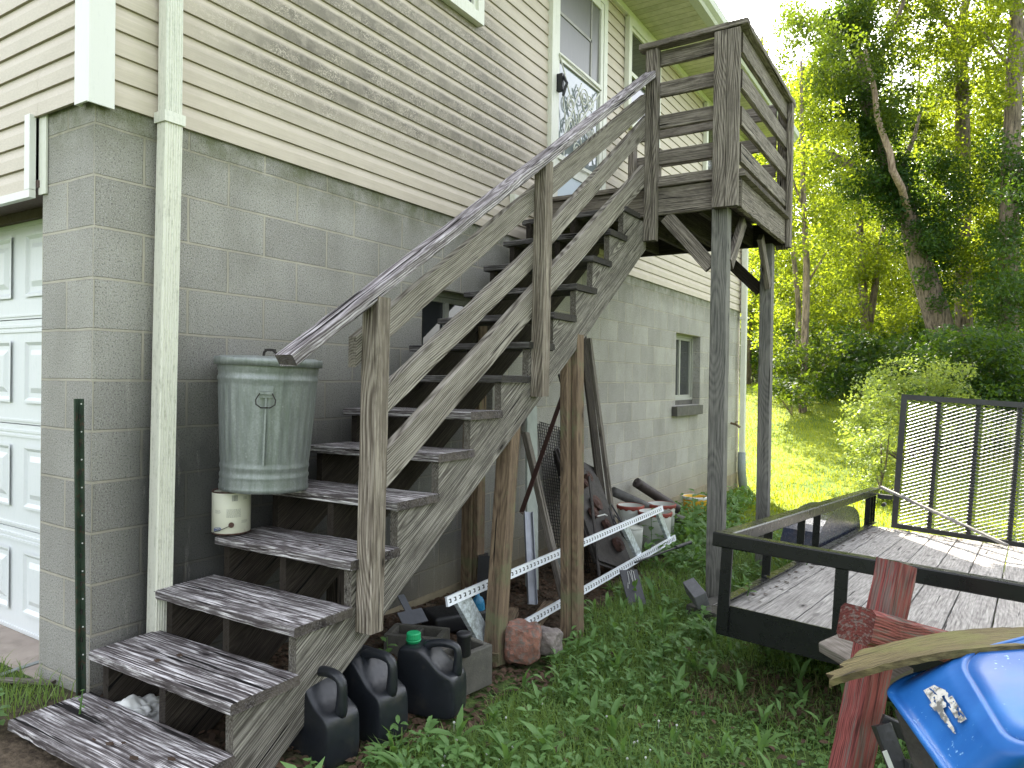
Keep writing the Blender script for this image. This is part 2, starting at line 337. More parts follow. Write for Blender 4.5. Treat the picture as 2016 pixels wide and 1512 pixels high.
def bmobj(name, bm, mat, parent=None, mx=None, smooth=False):
    me = bpy.data.meshes.new(name); bm.to_mesh(me); bm.free(); me.materials.append(mat)
    if smooth: me.polygons.foreach_set('use_smooth', [True]*len(me.polygons))
    o = bpy.data.objects.new(name, me); return reg(o, parent, mx if mx is not None else Matrix.Identity(4))
class MB:
    def __init__(s): s.V = []; s.F = []; s.I = []; s.cur = 0
    def add(s, V, Fc):
        k = len(s.V); s.V += [tuple(float(c) for c in v) for v in V]; s.F += [tuple(i+k for i in f) for f in Fc]; s.I += [s.cur]*len(Fc); return s
    def use(s, i): s.cur = i; return s
    def box(s, a, b):
        (x0, y0, z0), (x1, y1, z1) = a, b
        return s.add([(x0, y0, z0), (x1, y0, z0), (x1, y1, z0), (x0, y1, z0), (x0, y0, z1), (x1, y0, z1), (x1, y1, z1), (x0, y1, z1)],
                     [(0, 3, 2, 1), (4, 5, 6, 7), (0, 1, 5, 4), (1, 2, 6, 5), (2, 3, 7, 6), (3, 0, 4, 7)])
    def tube(s, pts, r, n=8, cap=True):
        P = [Vector([float(c) for c in p]) for p in pts]; rs = r if hasattr(r, '__len__') else [r]*len(P)
        V = []; pu = None
        for i, p in enumerate(P):
            d = (P[min(i+1, len(P)-1)]-P[max(i-1, 0)]).normalized()
            if pu is None: pu = d.orthogonal().normalized()
            pu = (pu - d*pu.dot(d)).normalized(); v = d.cross(pu)
            for k in range(n):
                a = 2*math.pi*k/n; V.append(p + (pu*math.cos(a)+v*math.sin(a))*rs[i])
        Fc = [(i*n+k, i*n+(k+1) % n, (i+1)*n+(k+1) % n, (i+1)*n+k) for i in range(len(P)-1) for k in range(n)]
        if cap: Fc += [tuple(range(n))[::-1], tuple((len(P)-1)*n+k for k in range(n))]
        return s.add(V, Fc)
    def lathe(s, prof, n=40, c=(0, 0, 0)):
        V = [(c[0]+r*math.cos(2*math.pi*k/n), c[1]+r*math.sin(2*math.pi*k/n), c[2]+z) for r, z in prof for k in range(n)]
        m = len(prof); Fc = [(i*n+k, i*n+(k+1) % n, (i+1)*n+(k+1) % n, (i+1)*n+k) for i in range(m-1) for k in range(n)]
        if prof[0][0] > 1e-4: Fc.append(tuple(range(n))[::-1])
        if prof[-1][0] > 1e-4: Fc.append(tuple((m-1)*n+k for k in range(n)))
        return s.add(V, Fc)
    def build(s, name, mat, parent=None, mx=None, smooth=False):
        ms = mat if isinstance(mat, list) else [mat]; o = mesh(name, s.V, s.F, ms[0], parent, mx, smooth)
        for m_ in ms[1:]: o.data.materials.append(m_)
        if len(ms) > 1: o.data.polygons.foreach_set('material_index', s.I)
        return o
def frame(p0, p1, upv):
    p0 = Vector([float(c) for c in p0]); p1 = Vector([float(c) for c in p1]); upv = Vector([float(c) for c in upv])
    X = (p1-p0).normalized(); Z = (upv-X*upv.dot(X)).normalized(); Y = Z.cross(X)
    m = Matrix.Identity(4)
    for i in range(3): m[i][0], m[i][1], m[i][2], m[i][3] = X[i], Y[i], Z[i], p0[i]
    return m, (p1-p0).length
def board(name, p0, p1, wid, thk, mat, upv=(0, 0, 1), parent=None, wear=.0012, ch=.003, cut0=0., cut1=0., seg=None, bend=0.):
    """plank from p0 to p1 (centre line); wid across local Y, thk along local Z (upv)."""
    m, L = frame(p0, p1, upv); n = seg or max(2, int(L/.05)); V = []; sd = random.random()*100
    hw, ht = wid/2, thk/2
    prof = [(-hw+ch, -ht), (hw-ch, -ht), (hw, -ht+ch), (hw, ht-ch), (hw-ch, ht), (-hw+ch, ht), (-hw, ht-ch), (-hw, -ht+ch)]
    for i in range(n+1):
        s = i/n
        for k, (y, z) in enumerate(prof):
            q = Vector((s*L*14+sd, k*1.7, 0)); dy = mn.noise(q)*wear*1.6; dz = mn.noise(q+Vector((9, 3, 7)))*wear
            sx = s*L
            if i == 0: sx += cut0*z/ht*.5*thk if cut0 else mn.noise(q*3)*wear*2
            if i == n: sx += cut1*z/ht*.5*thk if cut1 else mn.noise(q*3)*wear*2
            V.append((sx, y+dy, z+dz+bend*math.sin(s*math.pi)))
    Fc = [(i*8+k, i*8+(k+1) % 8, (i+1)*8+(k+1) % 8, (i+1)*8+k) for i in range(n) for k in range(8)]
    Fc += [tuple(range(8))[::-1], tuple(n*8+k for k in range(8))]
    return mesh(name, V, Fc, mat, parent, m)
def bevbox(name, a, b, mat, parent=None, bev=.004, seg=2, mx=None, smooth=False):
    bm = bmesh.new(); bmesh.ops.create_cube(bm, size=1)
    for v in bm.verts:
        v.co = Vector([a[i]+(v.co[i]+.5)*(b[i]-a[i]) for i in range(3)])
    bmesh.ops.bevel(bm, geom=bm.edges[:], offset=bev, segments=seg, affect='EDGES', profile=.5)
    return bmobj(name, bm, mat, parent, mx, smooth)
def rot(loc, rz=0, rx=0, ry=0): return Matrix.Translation(Vector([float(c) for c in loc])) @ Matrix.Rotation(rz, 4, 'Z') @ Matrix.Rotation(ry, 4, 'Y') @ Matrix.Rotation(rx, 4, 'X')
def fastmesh(name, V, Fc, mat, rnd=None, parent=None, k=3, smooth=False):
    me = bpy.data.meshes.new(name); n = len(Fc)
    me.vertices.add(len(V)); me.vertices.foreach_set('co', np.ascontiguousarray(V, dtype=np.float32).ravel())
    me.loops.add(n*k); me.loops.foreach_set('vertex_index', np.ascontiguousarray(Fc, dtype=np.int32).ravel())
    me.polygons.add(n); me.polygons.foreach_set('loop_start', np.arange(0, n*k, k, dtype=np.int32))
    if rnd is not None:
        a = me.attributes.new('rnd', 'FLOAT', 'POINT'); a.data.foreach_set('value', np.ascontiguousarray(rnd, dtype=np.float32))
    me.materials.append(mat); me.update(calc_edges=True); me.validate()
    return reg(bpy.data.objects.new(name, me), parent)
def leafset(P, size, upb=.3, asp=.55, fold=.25, droop=0.):
    """leaf rhombs (6 verts, 4 triangles) at points P -> V,F,rnd"""
    n = len(P); nr = rng.normal(size=(n, 3)); nr[:, 2] += upb*3; nr /= np.linalg.norm(nr, axis=1)[:, None]
    d = rng.normal(size=(n, 3)); d[:, 2] -= droop; d -= nr*(d*nr).sum(1)[:, None]; d /= np.linalg.norm(d, axis=1)[:, None]
    s = np.cross(nr, d); sz = np.asarray(size)*(1+.25*rng.normal(size=n)).clip(.5, 1.4)
    sz = sz[:, None]; V = np.empty((n, 6, 3))
    V[:, 0] = P-d*sz*.5; V[:, 1] = P-d*sz*.1+s*sz*asp*.5+nr*sz*fold*.3; V[:, 2] = P+d*sz*.22+s*sz*asp*.36+nr*sz*fold*.2
    V[:, 3] = P+d*sz*.55-nr*sz*.12; V[:, 4] = P+d*sz*.22-s*sz*asp*.36+nr*sz*fold*.2; V[:, 5] = P-d*sz*.1-s*sz*asp*.5+nr*sz*fold*.3
    b = (np.arange(n)*6)[:, None]
    Fc = np.stack([b+[0, 1, 5], b+[1, 2, 5], b+[2, 4, 5], b+[2, 3, 4]], 1).reshape(-1, 3)
    return V.reshape(-1, 3), Fc, np.repeat(rng.random(n), 6)
def leafobj(name, P, size, mat, parent=None, **k):
    V, Fc, r = leafset(P, size, **k); return fastmesh(name, V, Fc, mat, r, parent)
def clusters(cs, per, flat=.8):
    """cs rows (x,y,z,r) -> leaf points gathered in sprays"""
    out = []
    for x, y, z, r in cs:
        n = int(per*r*r); p = rng.normal(size=(n, 3)); p /= np.linalg.norm(p, axis=1)[:, None]
        p *= (rng.random(n)**.45)[:, None]*r; p[:, 2] *= flat; out.append(p+[x, y, z])
    return np.concatenate(out)

# ------------------------------------------------------------------ ground
def gz(x, y):
    x = np.asarray(x, float); y = np.asarray(y, float)
    a = np.interp(y, [-3, 0, 2, 8, 10, 12, 15, 18, 22, 30, 60, 120], [.0, -.04, -.20, -.33, -.42, -.22, .30, .75, 1.08, 1.3, 1.9, 3.0])
    b = -np.clip(x, 0, 1.6)*.07 - np.clip(x-1.6, 0, 3)*.02
    return a+b*np.clip((12-y)/4, 0, 1) + .018*np.sin(x*2.3+y*1.1)*np.sin(y*1.7-x)*np.clip((x-.3), 0, 1) - .012*np.clip(-x*3, 0, 1)
def mk_ground():
    t = NT('soil_and_turf'); P = t.obj; x, y, z = t.sep(P)
    n = t.noise(P, 3., 6., .65); n2 = t.noise(P, 30., 4., .65)
    soil = t.mix(t.mr(n2, .35, .65), (.045, .034, .024), (.13, .10, .07))
    turf = t.mix(t.mr(n2, .35, .65), (.03, .055, .015), (.08, .12, .03))
    lawn = t.mix(t.mr(t.noise(P, 1.2, 5., .7), .35, .65), (.06, .10, .008), (.16, .20, .02))
    m = t.mr(t.math('ADD', x, t.math('MULTIPLY', n, .5)), 1.05, 1.35)
    m = t.math('MAXIMUM', m, t.mr(y, 4.6, 5.6)); m = t.math('MAXIMUM', m, t.mr(x, -.05, -.4))
    c = t.mix(m, soil, turf); c = t.mix(t.mr(y, 6., 9.), c, lawn)
    return t.bsdf(c, .97, bump=t.math('ADD', n2, n), bs=.8, bd=.02, spec=.15)
xs = np.unique(np.concatenate([np.linspace(-300, -12, 14), np.linspace(-12, -2, 12), np.linspace(-2, 6, 90), np.linspace(6, 20, 20), np.linspace(20, 300, 14)]))
ys = np.unique(np.concatenate([np.linspace(-300, -6, 14), np.linspace(-6, 10, 150), np.linspace(10, 60, 60), np.linspace(60, 400, 14)]))
X, Y = np.meshgrid(xs, ys); Z = gz(X, Y); nx_, ny_ = len(xs), len(ys)
V = np.stack([X.ravel(), Y.ravel(), Z.ravel()], 1); ii = (np.arange(ny_-1)[:, None]*nx_+np.arange(nx_-1)).ravel()
g = fastmesh('ground', V, np.stack([ii, ii+1, ii+1+nx_, ii+nx_], 1), mk_ground(), k=4); tag(g, kind='structure')
dv = MB().box((-9, -.02, -.35), (-.2032, .6, -.052)).build('driveway', M_SLAB); tag(dv, kind='structure')

# ------------------------------------------------------------------ house
H = thing('house', 'cream vinyl sided house on a grey concrete block ground floor', 'house')
def part(name, mb, mat, parent=None, smooth=False): return mb.build(name, mat, parent or H, Matrix.Identity(4), smooth)
# block wall with two window openings
LY = 9.75; holes = [(2.03, 2.85, 1.0, 1.829), (6.82, 7.77, .94, 1.829)]
mb = MB(); yb = sorted({0, LY, *[h[0] for h in holes], *[h[1] for h in holes]}); zb = sorted({-.8, 2.34, *[h[2] for h in holes], *[h[3] for h in holes]})
for i in range(len(yb)-1):
    for j in range(len(zb)-1):
        yc, zc = (yb[i]+yb[i+1])/2, (zb[j]+zb[j+1])/2
        if any(h[0] < yc < h[1] and h[2] < zc < h[3] for h in holes): continue
        mb.add([(0, yb[i], zb[j]), (0, yb[i+1], zb[j]), (0, yb[i+1], zb[j+1]), (0, yb[i], zb[j+1])], [(0, 1, 2, 3)])
for y0, y1, z0, z1 in holes:
    a = [(0, y0, z0), (0, y1, z0), (0, y1, z1), (0, y0, z1)]; b = [(-.2, *p[1:]) for p in a]
    mb.add(a+b, [(0, 4, 5, 1), (1, 5, 6, 2), (2, 6, 7, 3), (3, 7, 4, 0)])
mb.add([(0, 0, -.8), (0, 0, 2.34), (-.4064, 0, 2.34), (-.4064, 0, -.8), (-.4064, .198, -.8), (-.4064, .198, 2.34), (0, LY, -.8), (0, LY, 2.34), (-8, LY, 2.34), (-8, LY, -.8)],
       [(0, 1, 2, 3), (3, 2, 5, 4), (6, 9, 8, 7)])
mb.add([(-8, .2, -.8), (-8, LY, -.8), (-8, LY, 2.34), (-8, .2, 2.34)], [(0, 1, 2, 3)])
part('block_wall', mb, M_CMU)
def window(y0, y1, z0, z1, x, mull='h', parent=None, glass=M_GLASS, fr=.07, d=.05, name='window', mat=M_TRIM):
    mb = MB(); a, b = x, x+d
    mb.box((a, y0, z0), (b, y0+fr, z1)).box((a, y1-fr, z0), (b, y1, z1)).box((a, y0+fr, z0), (b, y1-fr, z0+fr)).box((a, y0+fr, z1-fr), (b, y1-fr, z1))
    f2 = fr+.035; e = .018
    mb.box((a, y0+fr, z0+fr), (b-e, y0+f2, z1-fr)).box((a, y1-f2, z0+fr), (b-e, y1-fr, z1-fr)).box((a, y0+f2, z0+fr), (b-e, y1-f2, z0+f2)).box((a, y0+f2, z1-f2), (b-e, y1-f2, z1-fr))
    if mull == 'h': zc = (z0+z1)/2; mb.box((a, y0+f2, zc-.02), (b-e+.004, y1-f2, zc+.02))
    else: yc = (y0+y1)/2; mb.box((a, yc-.02, z0+f2), (b-e+.004, yc+.02, z1-f2))
    wv = part(name, mb, mat, parent)
    part('pane', MB().box((a+.002, y0+f2-.004, z0+f2-.004), (a+.012, y1-f2+.004, z1-f2+.004)), glass, wv); return wv
M_BWT = mk_white('greyed_window_paint', (.34, .345, .30), (.2, .2, .17), .5)
wb = window(2.03, 2.85, 1.0, 1.829, -.15, 'v', fr=.03, mat=M_BWT)
wb = window(6.82, 7.77, 1.0, 1.829, -.15, 'v', fr=.03, mat=M_BWT)
part('sill', MB().box((-.19, 6.82, .94), (-.10, 7.77, .998)).box((-.098, 6.70, .82), (.07, 7.70, .935)), M_CONC, wb)
window(1.35, 2.58, 3.69, 4.75, .018); window(5.11, 6.0, 3.80, 4.87, .018); window(7.68, 8.6, 3.80, 4.87, .018)
# siding: Dutch lap courses
PR = [(.004, -.001), (.0155, .000), (.0150, .054), (.0132, .061), (.0062, .086), (.0045, .104)]
def siding(name, a, b, z0, z1, nrm, extra=0.):
    """a,b horizontal end points (2D); courses from z0 up to z1; nrm outward 2D normal"""
    V = []; Fc = []; k = int(math.ceil((z1-z0)/.1016)); a = Vector(a); b = Vector(b); L = (b-a).length; ns = max(1, int(L/.5))
    for c in range(k):
        for s in range(ns+1):
            p = a+(b-a)*(s/ns)
            for o, z in PR:
                w_ = mn.noise(Vector((c*3.1, s*.9, 1)))*.0012
                q = p+Vector(nrm)*(o+w_+extra); V.append((q.x, q.y, min(z0+c*.1016+z, z1)))
        base = c*(ns+1)*6
        for s in range(ns):
            for j in range(5):
                i0 = base+s*6+j; Fc.append((i0, i0+6, i0+7, i0+1))
    me = MB(); me.V = V; me.F = Fc; return part(name, me, M_SID)
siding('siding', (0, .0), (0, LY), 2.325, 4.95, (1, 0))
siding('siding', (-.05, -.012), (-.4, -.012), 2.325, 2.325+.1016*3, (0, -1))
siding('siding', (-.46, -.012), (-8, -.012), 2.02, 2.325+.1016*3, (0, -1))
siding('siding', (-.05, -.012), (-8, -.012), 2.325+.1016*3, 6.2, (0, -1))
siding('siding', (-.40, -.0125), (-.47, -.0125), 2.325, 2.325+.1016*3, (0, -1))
part('corner_trim', MB().box((-.075, -.040, 2.305), (.022, -.030, 4.95)).box((.022, -.040, 2.30), (.032, .06, 4.95)).box((-.075, -.030, 2.305), (-.067, -.012, 4.95)).box((.012, .052, 2.30), (.022, .06, 4.95)), M_CORNER)
part('corner_trim', MB().box((.02, 9.68, 2.30), (.032, 9.76, 4.95)), M_CORNER)
part('siding_trim', MB().box((-.47, -.045, 2.02), (-.425, -.02, 2.335)).box((-8, -.045, 1.985), (-.425, -.02, 2.018)), M_CORNER)
part('wall_sheathing', MB().box((-.42, -.011, 2.0), (-.36, -.003, 2.33)), M_TRIM)
part('door_header', MB().box((-8, -.018, 2.03), (-.41, .30, 2.06)).box((-8, .17, 1.985), (-.41, .195, 2.029)), M_BRSTEEL)
part('wall_core', MB().box((-7.99, .0, 2.335), (-.002, LY-.01, 4.94)), M_TRIM)
# garage door, four sections of raised panels
mb = MB(); y0 = .20
for k in range(4):
    za = -.05+k*.52; zb_ = za+.515
    mb.box((-8, y0, za), (-.41, y0+.04, zb_))
    for s in (.025, .05): mb.box((-8, y0-.006, zb_-s-.012), (-.41, y0, zb_-s))
    mb.box((-8, y0-.005, za+.012), (-.41, y0, za+.022))
    for j in range(10):
        x1 = -.55-j*.585; x0 = x1-.45; a = za+.105; b = zb_-.10
        for q, dy in ((0, -.001), (.022, .0)):
            pass
        o = [(x0, a), (x1, a), (x1, b), (x0, b)]; rings = [(0, -.010), (.012, -.010), (.030, .004), (.045, .004), (.075, -.010)]
        V = []
        for ins, dy in rings:
            for (xx, zz), (sx, sz) in zip(o, ((1, 1), (-1, 1), (-1, -1), (1, -1))): V.append((xx+sx*ins, y0+dy-.002, zz+sz*ins))
        Fc = [(i*4+c, i*4+(c+1) % 4, (i+1)*4+(c+1) % 4, (i+1)*4+c) for i in range(4) for c in range(4)]+[(16, 17, 18, 19)]
        mb.add(V, Fc)
gd = part('garage_door', mb, M_DOORW)
part('bottom_seal', MB().box((-8, .205, -.052), (-.41, .235, -.046)), M_BPL, gd)
# storm door
mb = MB(); a0, a1, b0, b1 = 3.58, 4.64, 2.70, 4.80
mb.box((.0, a0, b0), (.052, a0+.075, b1)).box((.0, a1-.075, b0), (.052, a1, b1)).box((0, a0+.075, b1-.07), (.052, a1-.075, b1)).box((0, a0+.075, b0-.02), (.052, a1-.075, b0+.02))
part('door_frame', mb, M_TRIM)
mb = MB(); c0, c1 = a0+.08, a1-.08
mb.box((.012, c0, b0+.022), (.046, c0+.055, b1-.072)).box((.012, c1-.055, b0+.022), (.046, c1, b1-.072))
for za, zb_ in ((2.99, 3.13), (3.90, 3.965), (4.66, 4.728)): mb.box((.012, c0+.055, za), (.044, c1-.055, zb_))
sdoor = part('storm_door', mb, M_TRIM)
part('kick_panel', MB().box((.02, c0+.055, b0+.022), (.034, c1-.055, 2.99)), M_KICK, sdoor)
part('screen', MB().box((.02, c0+.055, 3.965), (.026, c1-.055, 4.66)), M_SCREEN, sdoor)
part('pane', MB().box((.018, c0+.055, 3.13), (.026, c1-.055, 3.90)), M_RIPPLE, sdoor)
part('sash', MB().box((.027, c0+.055, 4.29), (.034, c1-.22, 4.315)).box((.027, c1-.24, 3.965), (.034, c1-.22, 4.66)), plain('faded_sash', (.27, .26, .23), .5), sdoor)
mb = MB(); gx = .052; ga, gb, gc, gd_ = c0+.04, c1-.04, 3.08, 3.94
def bar(p, q, r=.0065): mb.tube([(gx, *p), (gx+.006, (p[0]+q[0])/2, (p[1]+q[1])/2), (gx, *q)], r, 6)
bar((ga, gd_), (gb, gd_-.02)); bar((ga, gc), (gb, gc+.02)); bar((ga, gd_), ((ga+gb)/2+.1, gc+.10)); bar((gb, gd_-.02), (ga, gc+.05)); bar((ga, gc+.05), ((ga+gb)/2, gd_-.1)); bar((gb, gc+.1), ((ga+gb)/2-.08, gd_-.16))
def scroll(cy, cz, r, s=1, rot0=0.):
    P = []
    for i in range(22):
        tt = i/21; a = rot0+s*tt*3.6*math.pi; rr = r*(1-.72*tt); P.append((gx+.004, cy+rr*math.cos(a), cz+rr*math.sin(a)))
    mb.tube(P, .0055, 5)
cy, cz = (ga+gb)/2, (gc+gd_)/2
for dy, dz, r, s, q in ((.05, .22, .085, 1, 0), (.17, .20, .07, -1, 2), (-.20, .08, .08, 1, 1), (-.19, -.10, .085, -1, 4), (.20, -.05, .08, 1, 3), (.08, -.26, .08, -1, 1), (-.08, -.28, .08, 1, 5), (.02, .02, .09, 1, 2)):
    scroll(cy+dy, cz+dz, r, s, q)
for q, z1_ in ((ga+.10, .0), (gb-.08, .05)): mb.tube([(gx, q, gc+.05), (gx, q+.03, cz-.1), (gx, q-.03, cz+.1), (gx, q, gd_-.12+z1_)], .005, 5)
part('grille', mb, M_SCROLL, sdoor)
part('handle', MB().box((.046, c0+.005, 3.62), (.10, c0+.045, 3.76)).tube([(.10, c0+.025, 3.74), (.13, c0+.03, 3.68), (.10, c0+.025, 3.58)], .012, 8), M_BPL, sdoor)
part('outlet_box', MB().box((.018, 3.02, 2.50), (.06, 3.15, 2.63)).box((.06, 3.07, 2.56), (.064, 3.09, 2.60)), M_TRIM)
# eaves, gutter and roof
part('soffit', MB().box((.0175, -.5, 4.952), (.60, 10.15, 4.97)), M_SOFF)
part('frieze', MB().box((.0175, 0, 4.885), (.05, 9.75, 4.95)), M_TRIM)
mb = MB(); prof = [(.60, 4.955), (.685, 4.955), (.70, 4.985), (.735, 5.02), (.745, 5.09), (.735, 5.09), (.60, 5.09)]
mb.add([(x, -.5, z) for x, z in prof]+[(x, 10.15, z) for x, z in prof], [(i, (i+1) % 7, 7+(i+1) % 7, 7+i) for i in range(7)]+[tuple(range(7))[::-1], tuple(range(7, 14))])
part('gutter', mb, mk_white('gutter_paint', (.48, .50, .42), (.25, .27, .18), .5))
mb = MB(); rp = [(.63, 5.10), (-4, 6.75), (-8.6, 5.10), (-8.6, 4.98), (-4, 6.6), (.60, 4.975)]
mb.add([(x, -.5, z) for x, z in rp]+[(x, 10.15, z) for x, z in rp], [(i, (i+1) % 6, 6+(i+1) % 6, 6+i) for i in range(6)]+[(0, 5, 4, 1), (1, 4, 3, 2), (6, 7, 10, 11), (7, 8, 9, 10)])
part('roof', mb, M_ROOF)
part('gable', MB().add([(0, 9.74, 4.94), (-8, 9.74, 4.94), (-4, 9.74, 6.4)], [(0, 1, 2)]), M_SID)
# downspouts
def spout(name, y0, y1, x0, x1, za, zb_, m, dx=0., dy=0.):
    mb = MB(); n = 3; pr = [(x0, y0)]
    k = 7
    pr = [(x0, y0), (x1, y0)]
    for i in range(k):
        a = y0+(y1-y0)*(i+.2)/k; b = y0+(y1-y0)*(i+.8)/k; pr += [(x1, a+.001), (x1+.0035, a+.003), (x1+.0035, b-.001), (x1, b+.001)]
    pr += [(x1, y1), (x0, y1)]; N = len(pr)
    mb.add([(x+dx, y+dy, za) for x, y in pr]+[(x, y, zb_) for x, y in pr], [(i, (i+1) % N, N+(i+1) % N, N+i) for i in range(N)]+[tuple(range(N))[::-1]])
    return part(name, mb, m)
d1 = spout('downspout', .240, .318, .030, .088, .02, 2.34, M_SPOUT, -.0, -.028)
part('downspout_strap', MB().box((.018, .232, 2.30), (.0935, .237, 2.345)).box((.0935, .232, 2.30), (.098, .325, 2.345)).box((.018, .320, 2.30), (.0935, .325, 2.345)), M_SPOUT2, d1)
spout('downspout', .242, .316, .030, .086, 2.345, 4.95, M_SPOUT2)
spout('downspout', 9.60, 9.69, .05, .12, .08, 4.9, M_SPOUT2)
part('downspout_strap', MB().box((.03, 9.59, 2.2), (.128, 9.70, 2.24)), M_SPOUT2)
mb = MB(); mb.tube([(.085, 9.645, .16), (.09, 9.63, -.1), (.14, 9.60, -.52)], [.058, .062, .066], 14); part('drain_pipe', mb, M_CORR, None, True)
part('drain_cup', MB().lathe([(.055, -.1), (.055, .03), (.048, .03), (.048, -.05)], 24, (.03, .19, -.03)), M_PVC)
part('hose_tap', MB().tube([(0, 9.30, .62), (.09, 9.30, .60), (.14, 9.30, .56)], .018, 8).tube([(.09, 9.25, .64), (.09, 9.35, .64)], .012, 6), M_BRASS)
part('foundation', MB().box((-.02, 1.5, -.9), (.012, 9.76, -.16)), plain('foundation_concrete', (.25, .21, .14), .95, var=.25, scale=6, bumpd=.01))

# ------------------------------------------------------------------ staircase and landing
ST = thing('wooden_staircase', 'weathered grey wooden staircase with railed landing up to the storm door', 'staircase', (.5, .5, -.1))
TY = [-.022, .245, .503, .773, 1.037, 1.31, 1.553, 1.82, 2.09, 2.36, 2.64, 2.865, 3.115, 3.34]
TZ = [.018, .186, .36, .537, .728, .905, 1.086, 1.265, 1.45, 1.633, 1.83, 2.035, 2.247, 2.45]
TXL = [.055, .075, .08, .10]+[.09]*10; XO = .932
for i, (y, z) in enumerate(zip(TY, TZ)):
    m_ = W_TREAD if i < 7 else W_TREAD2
    d = .287 if i < 13 else .26
    if i == 4: x0 = .075
    # each step is two planks side by side, as in the photograph's end grain
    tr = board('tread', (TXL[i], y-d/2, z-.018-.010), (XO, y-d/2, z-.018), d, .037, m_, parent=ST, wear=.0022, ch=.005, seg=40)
def stringer(x0, x1, mat):
    lo = [(-.30, -.42), (-.17, -.42), (.181, -.082), (.446, .096), (.608, .205), (.759, .315), (2.548, 1.538), (3.47, 2.20), (3.497, 2.22)]
    st = [TY[i]-.262 for i in range(14)]+[3.497]; st[0] = -.29
    m, _ = frame((x0, 0, 0), (x0, 1, .70), (-1, 0, 0)); inv = m.inverted(); mb = MB()
    for i in range(14):
        ys_ = sorted({st[i], st[i+1], *[y for y, z in lo if st[i] < y < st[i+1]]}); z1 = TZ[i]-.039
        zl = [float(np.interp(y, [q[0] for q in lo], [q[1] for q in lo])) for y in ys_]
        for x, fl in ((x0, 1), (x1, 0)):
            P = [inv @ Vector((x, y, z)) for y, z in [*zip(ys_, zl), (ys_[-1], z1), (ys_[0], z1)]]; f = tuple(range(len(P)))
            mb.add(P, [f if fl else f[::-1]])
        def quad(a, b): mb.add([inv @ Vector((x, *p)) for x, p in ((x0, a), (x1, a), (x1, b), (x0, b))], [(0, 1, 2, 3)])
        quad((st[i], z1), (st[i+1], z1))
        for k in range(len(ys_)-1): quad((ys_[k], zl[k]), (ys_[k+1], zl[k+1]))
        if i: quad((st[i], TZ[i-1]-.039), (st[i], z1))
        else: quad((st[0], -.42), (st[0], z1))
    return mb.build('stringer', mat, ST, m)
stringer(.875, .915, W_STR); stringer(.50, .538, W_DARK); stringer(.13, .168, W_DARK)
def vpost(name, x0, x1, y0, y1, z0, z1, mat, parent=ST, lean=(0, 0)):
    return board(name, ((x0+x1)/2, (y0+y1)/2, z0), ((x0+x1)/2+lean[0], (y0+y1)/2+lean[1], z1), x1-x0, y1-y0, mat, upv=(0, -1, 0), parent=parent)
vpost('newel_post', .917, 1.002, .528, .600, .255, 1.56, W_POST, lean=(0, .02))
vpost('newel_post', .917, .992, 1.845, 1.925, 1.153, 2.44, W_POST, lean=(0, .01))
hr0 = Vector((.950, .150, 1.302)); hr1 = Vector((.950, 3.46, 3.49))
board('handrail', hr0, hr1, .092, .046, W_HAND, upv=(0, -.55, .83), parent=ST, wear=.0022, ch=.006, seg=120)
def srail(p0, p1, h0, h1):
    (y0, za, zb_), (y1, zc, zd) = p0, p1
    m, L = frame((.898, y0, (za+zb_)/2), (.898, y1, (zc+zd)/2), (0, -.6, .8))
    # plank with plumb end cuts, slightly tapering as measured
    V = []; n = 40; sd = random.random()*50
    inv = m.inverted()
    for i in range(n+1):
        s = i/n; y = y0+(y1-y0)*s; t_ = za+(zc-za)*s; b_ = zb_+(zd-zb_)*s; wv = mn.noise(Vector((s*9+sd, 0, 0)))*.004
        for x, z in ((.879, b_), (.917, b_), (.919, b_+.004), (.919, t_-.004), (.916, t_), (.880, t_), (.878, t_-.004), (.878, b_+.004)):
            V.append(tuple(inv @ Vector((x, y, z+wv))))
    Fc = [(i*8+k, i*8+(k+1) % 8, (i+1)*8+(k+1) % 8, (i+1)*8+k) for i in range(n) for k in range(8)]+[tuple(range(8))[::-1], tuple(n*8+k for k in range(8))]
    mesh('rail', V, Fc, W_RAIL, ST, m)
srail((.515, 1.405, 1.285), (3.44, 3.345, 3.200), 0, 0)
srail((.60, 1.150, 1.035), (1.935, 2.025, 1.905), 0, 0)
srail((1.945, 2.060, 1.930), (3.50, 3.215, 3.075), 0, 0)
srail((.60, .885, .725), (3.45, 2.835, 2.675), 0, 0)
# legs under the stringers
def leg(p0, p1, wx, wy, mat, name='support_leg'): return board(name, p0, p1, wx, wy, mat, upv=(0, -1, 0), parent=ST, wear=.0015, ch=.004)
leg((.895, 1.555, -.22), (.868, 1.72, 1.02), .088, .088, W_LEG)
leg((.985, 2.20, -.26), (.842, 2.40, 1.60), .05, .088, W_LEG); leg((1.033, 2.235, -.26), (.890, 2.46, 1.60), .04, .088, W_LEG)
leg((.10, 2.43, -.22), (.10, 2.43, 1.62), .088, .05, W_LEG); leg((.165, 2.46, -.22), (.165, 2.46, 1.62), .038, .088, W_LEG)
leg((.12, 1.20, -.12), (.12, 1.20, .6), .088, .06, W_DARK)
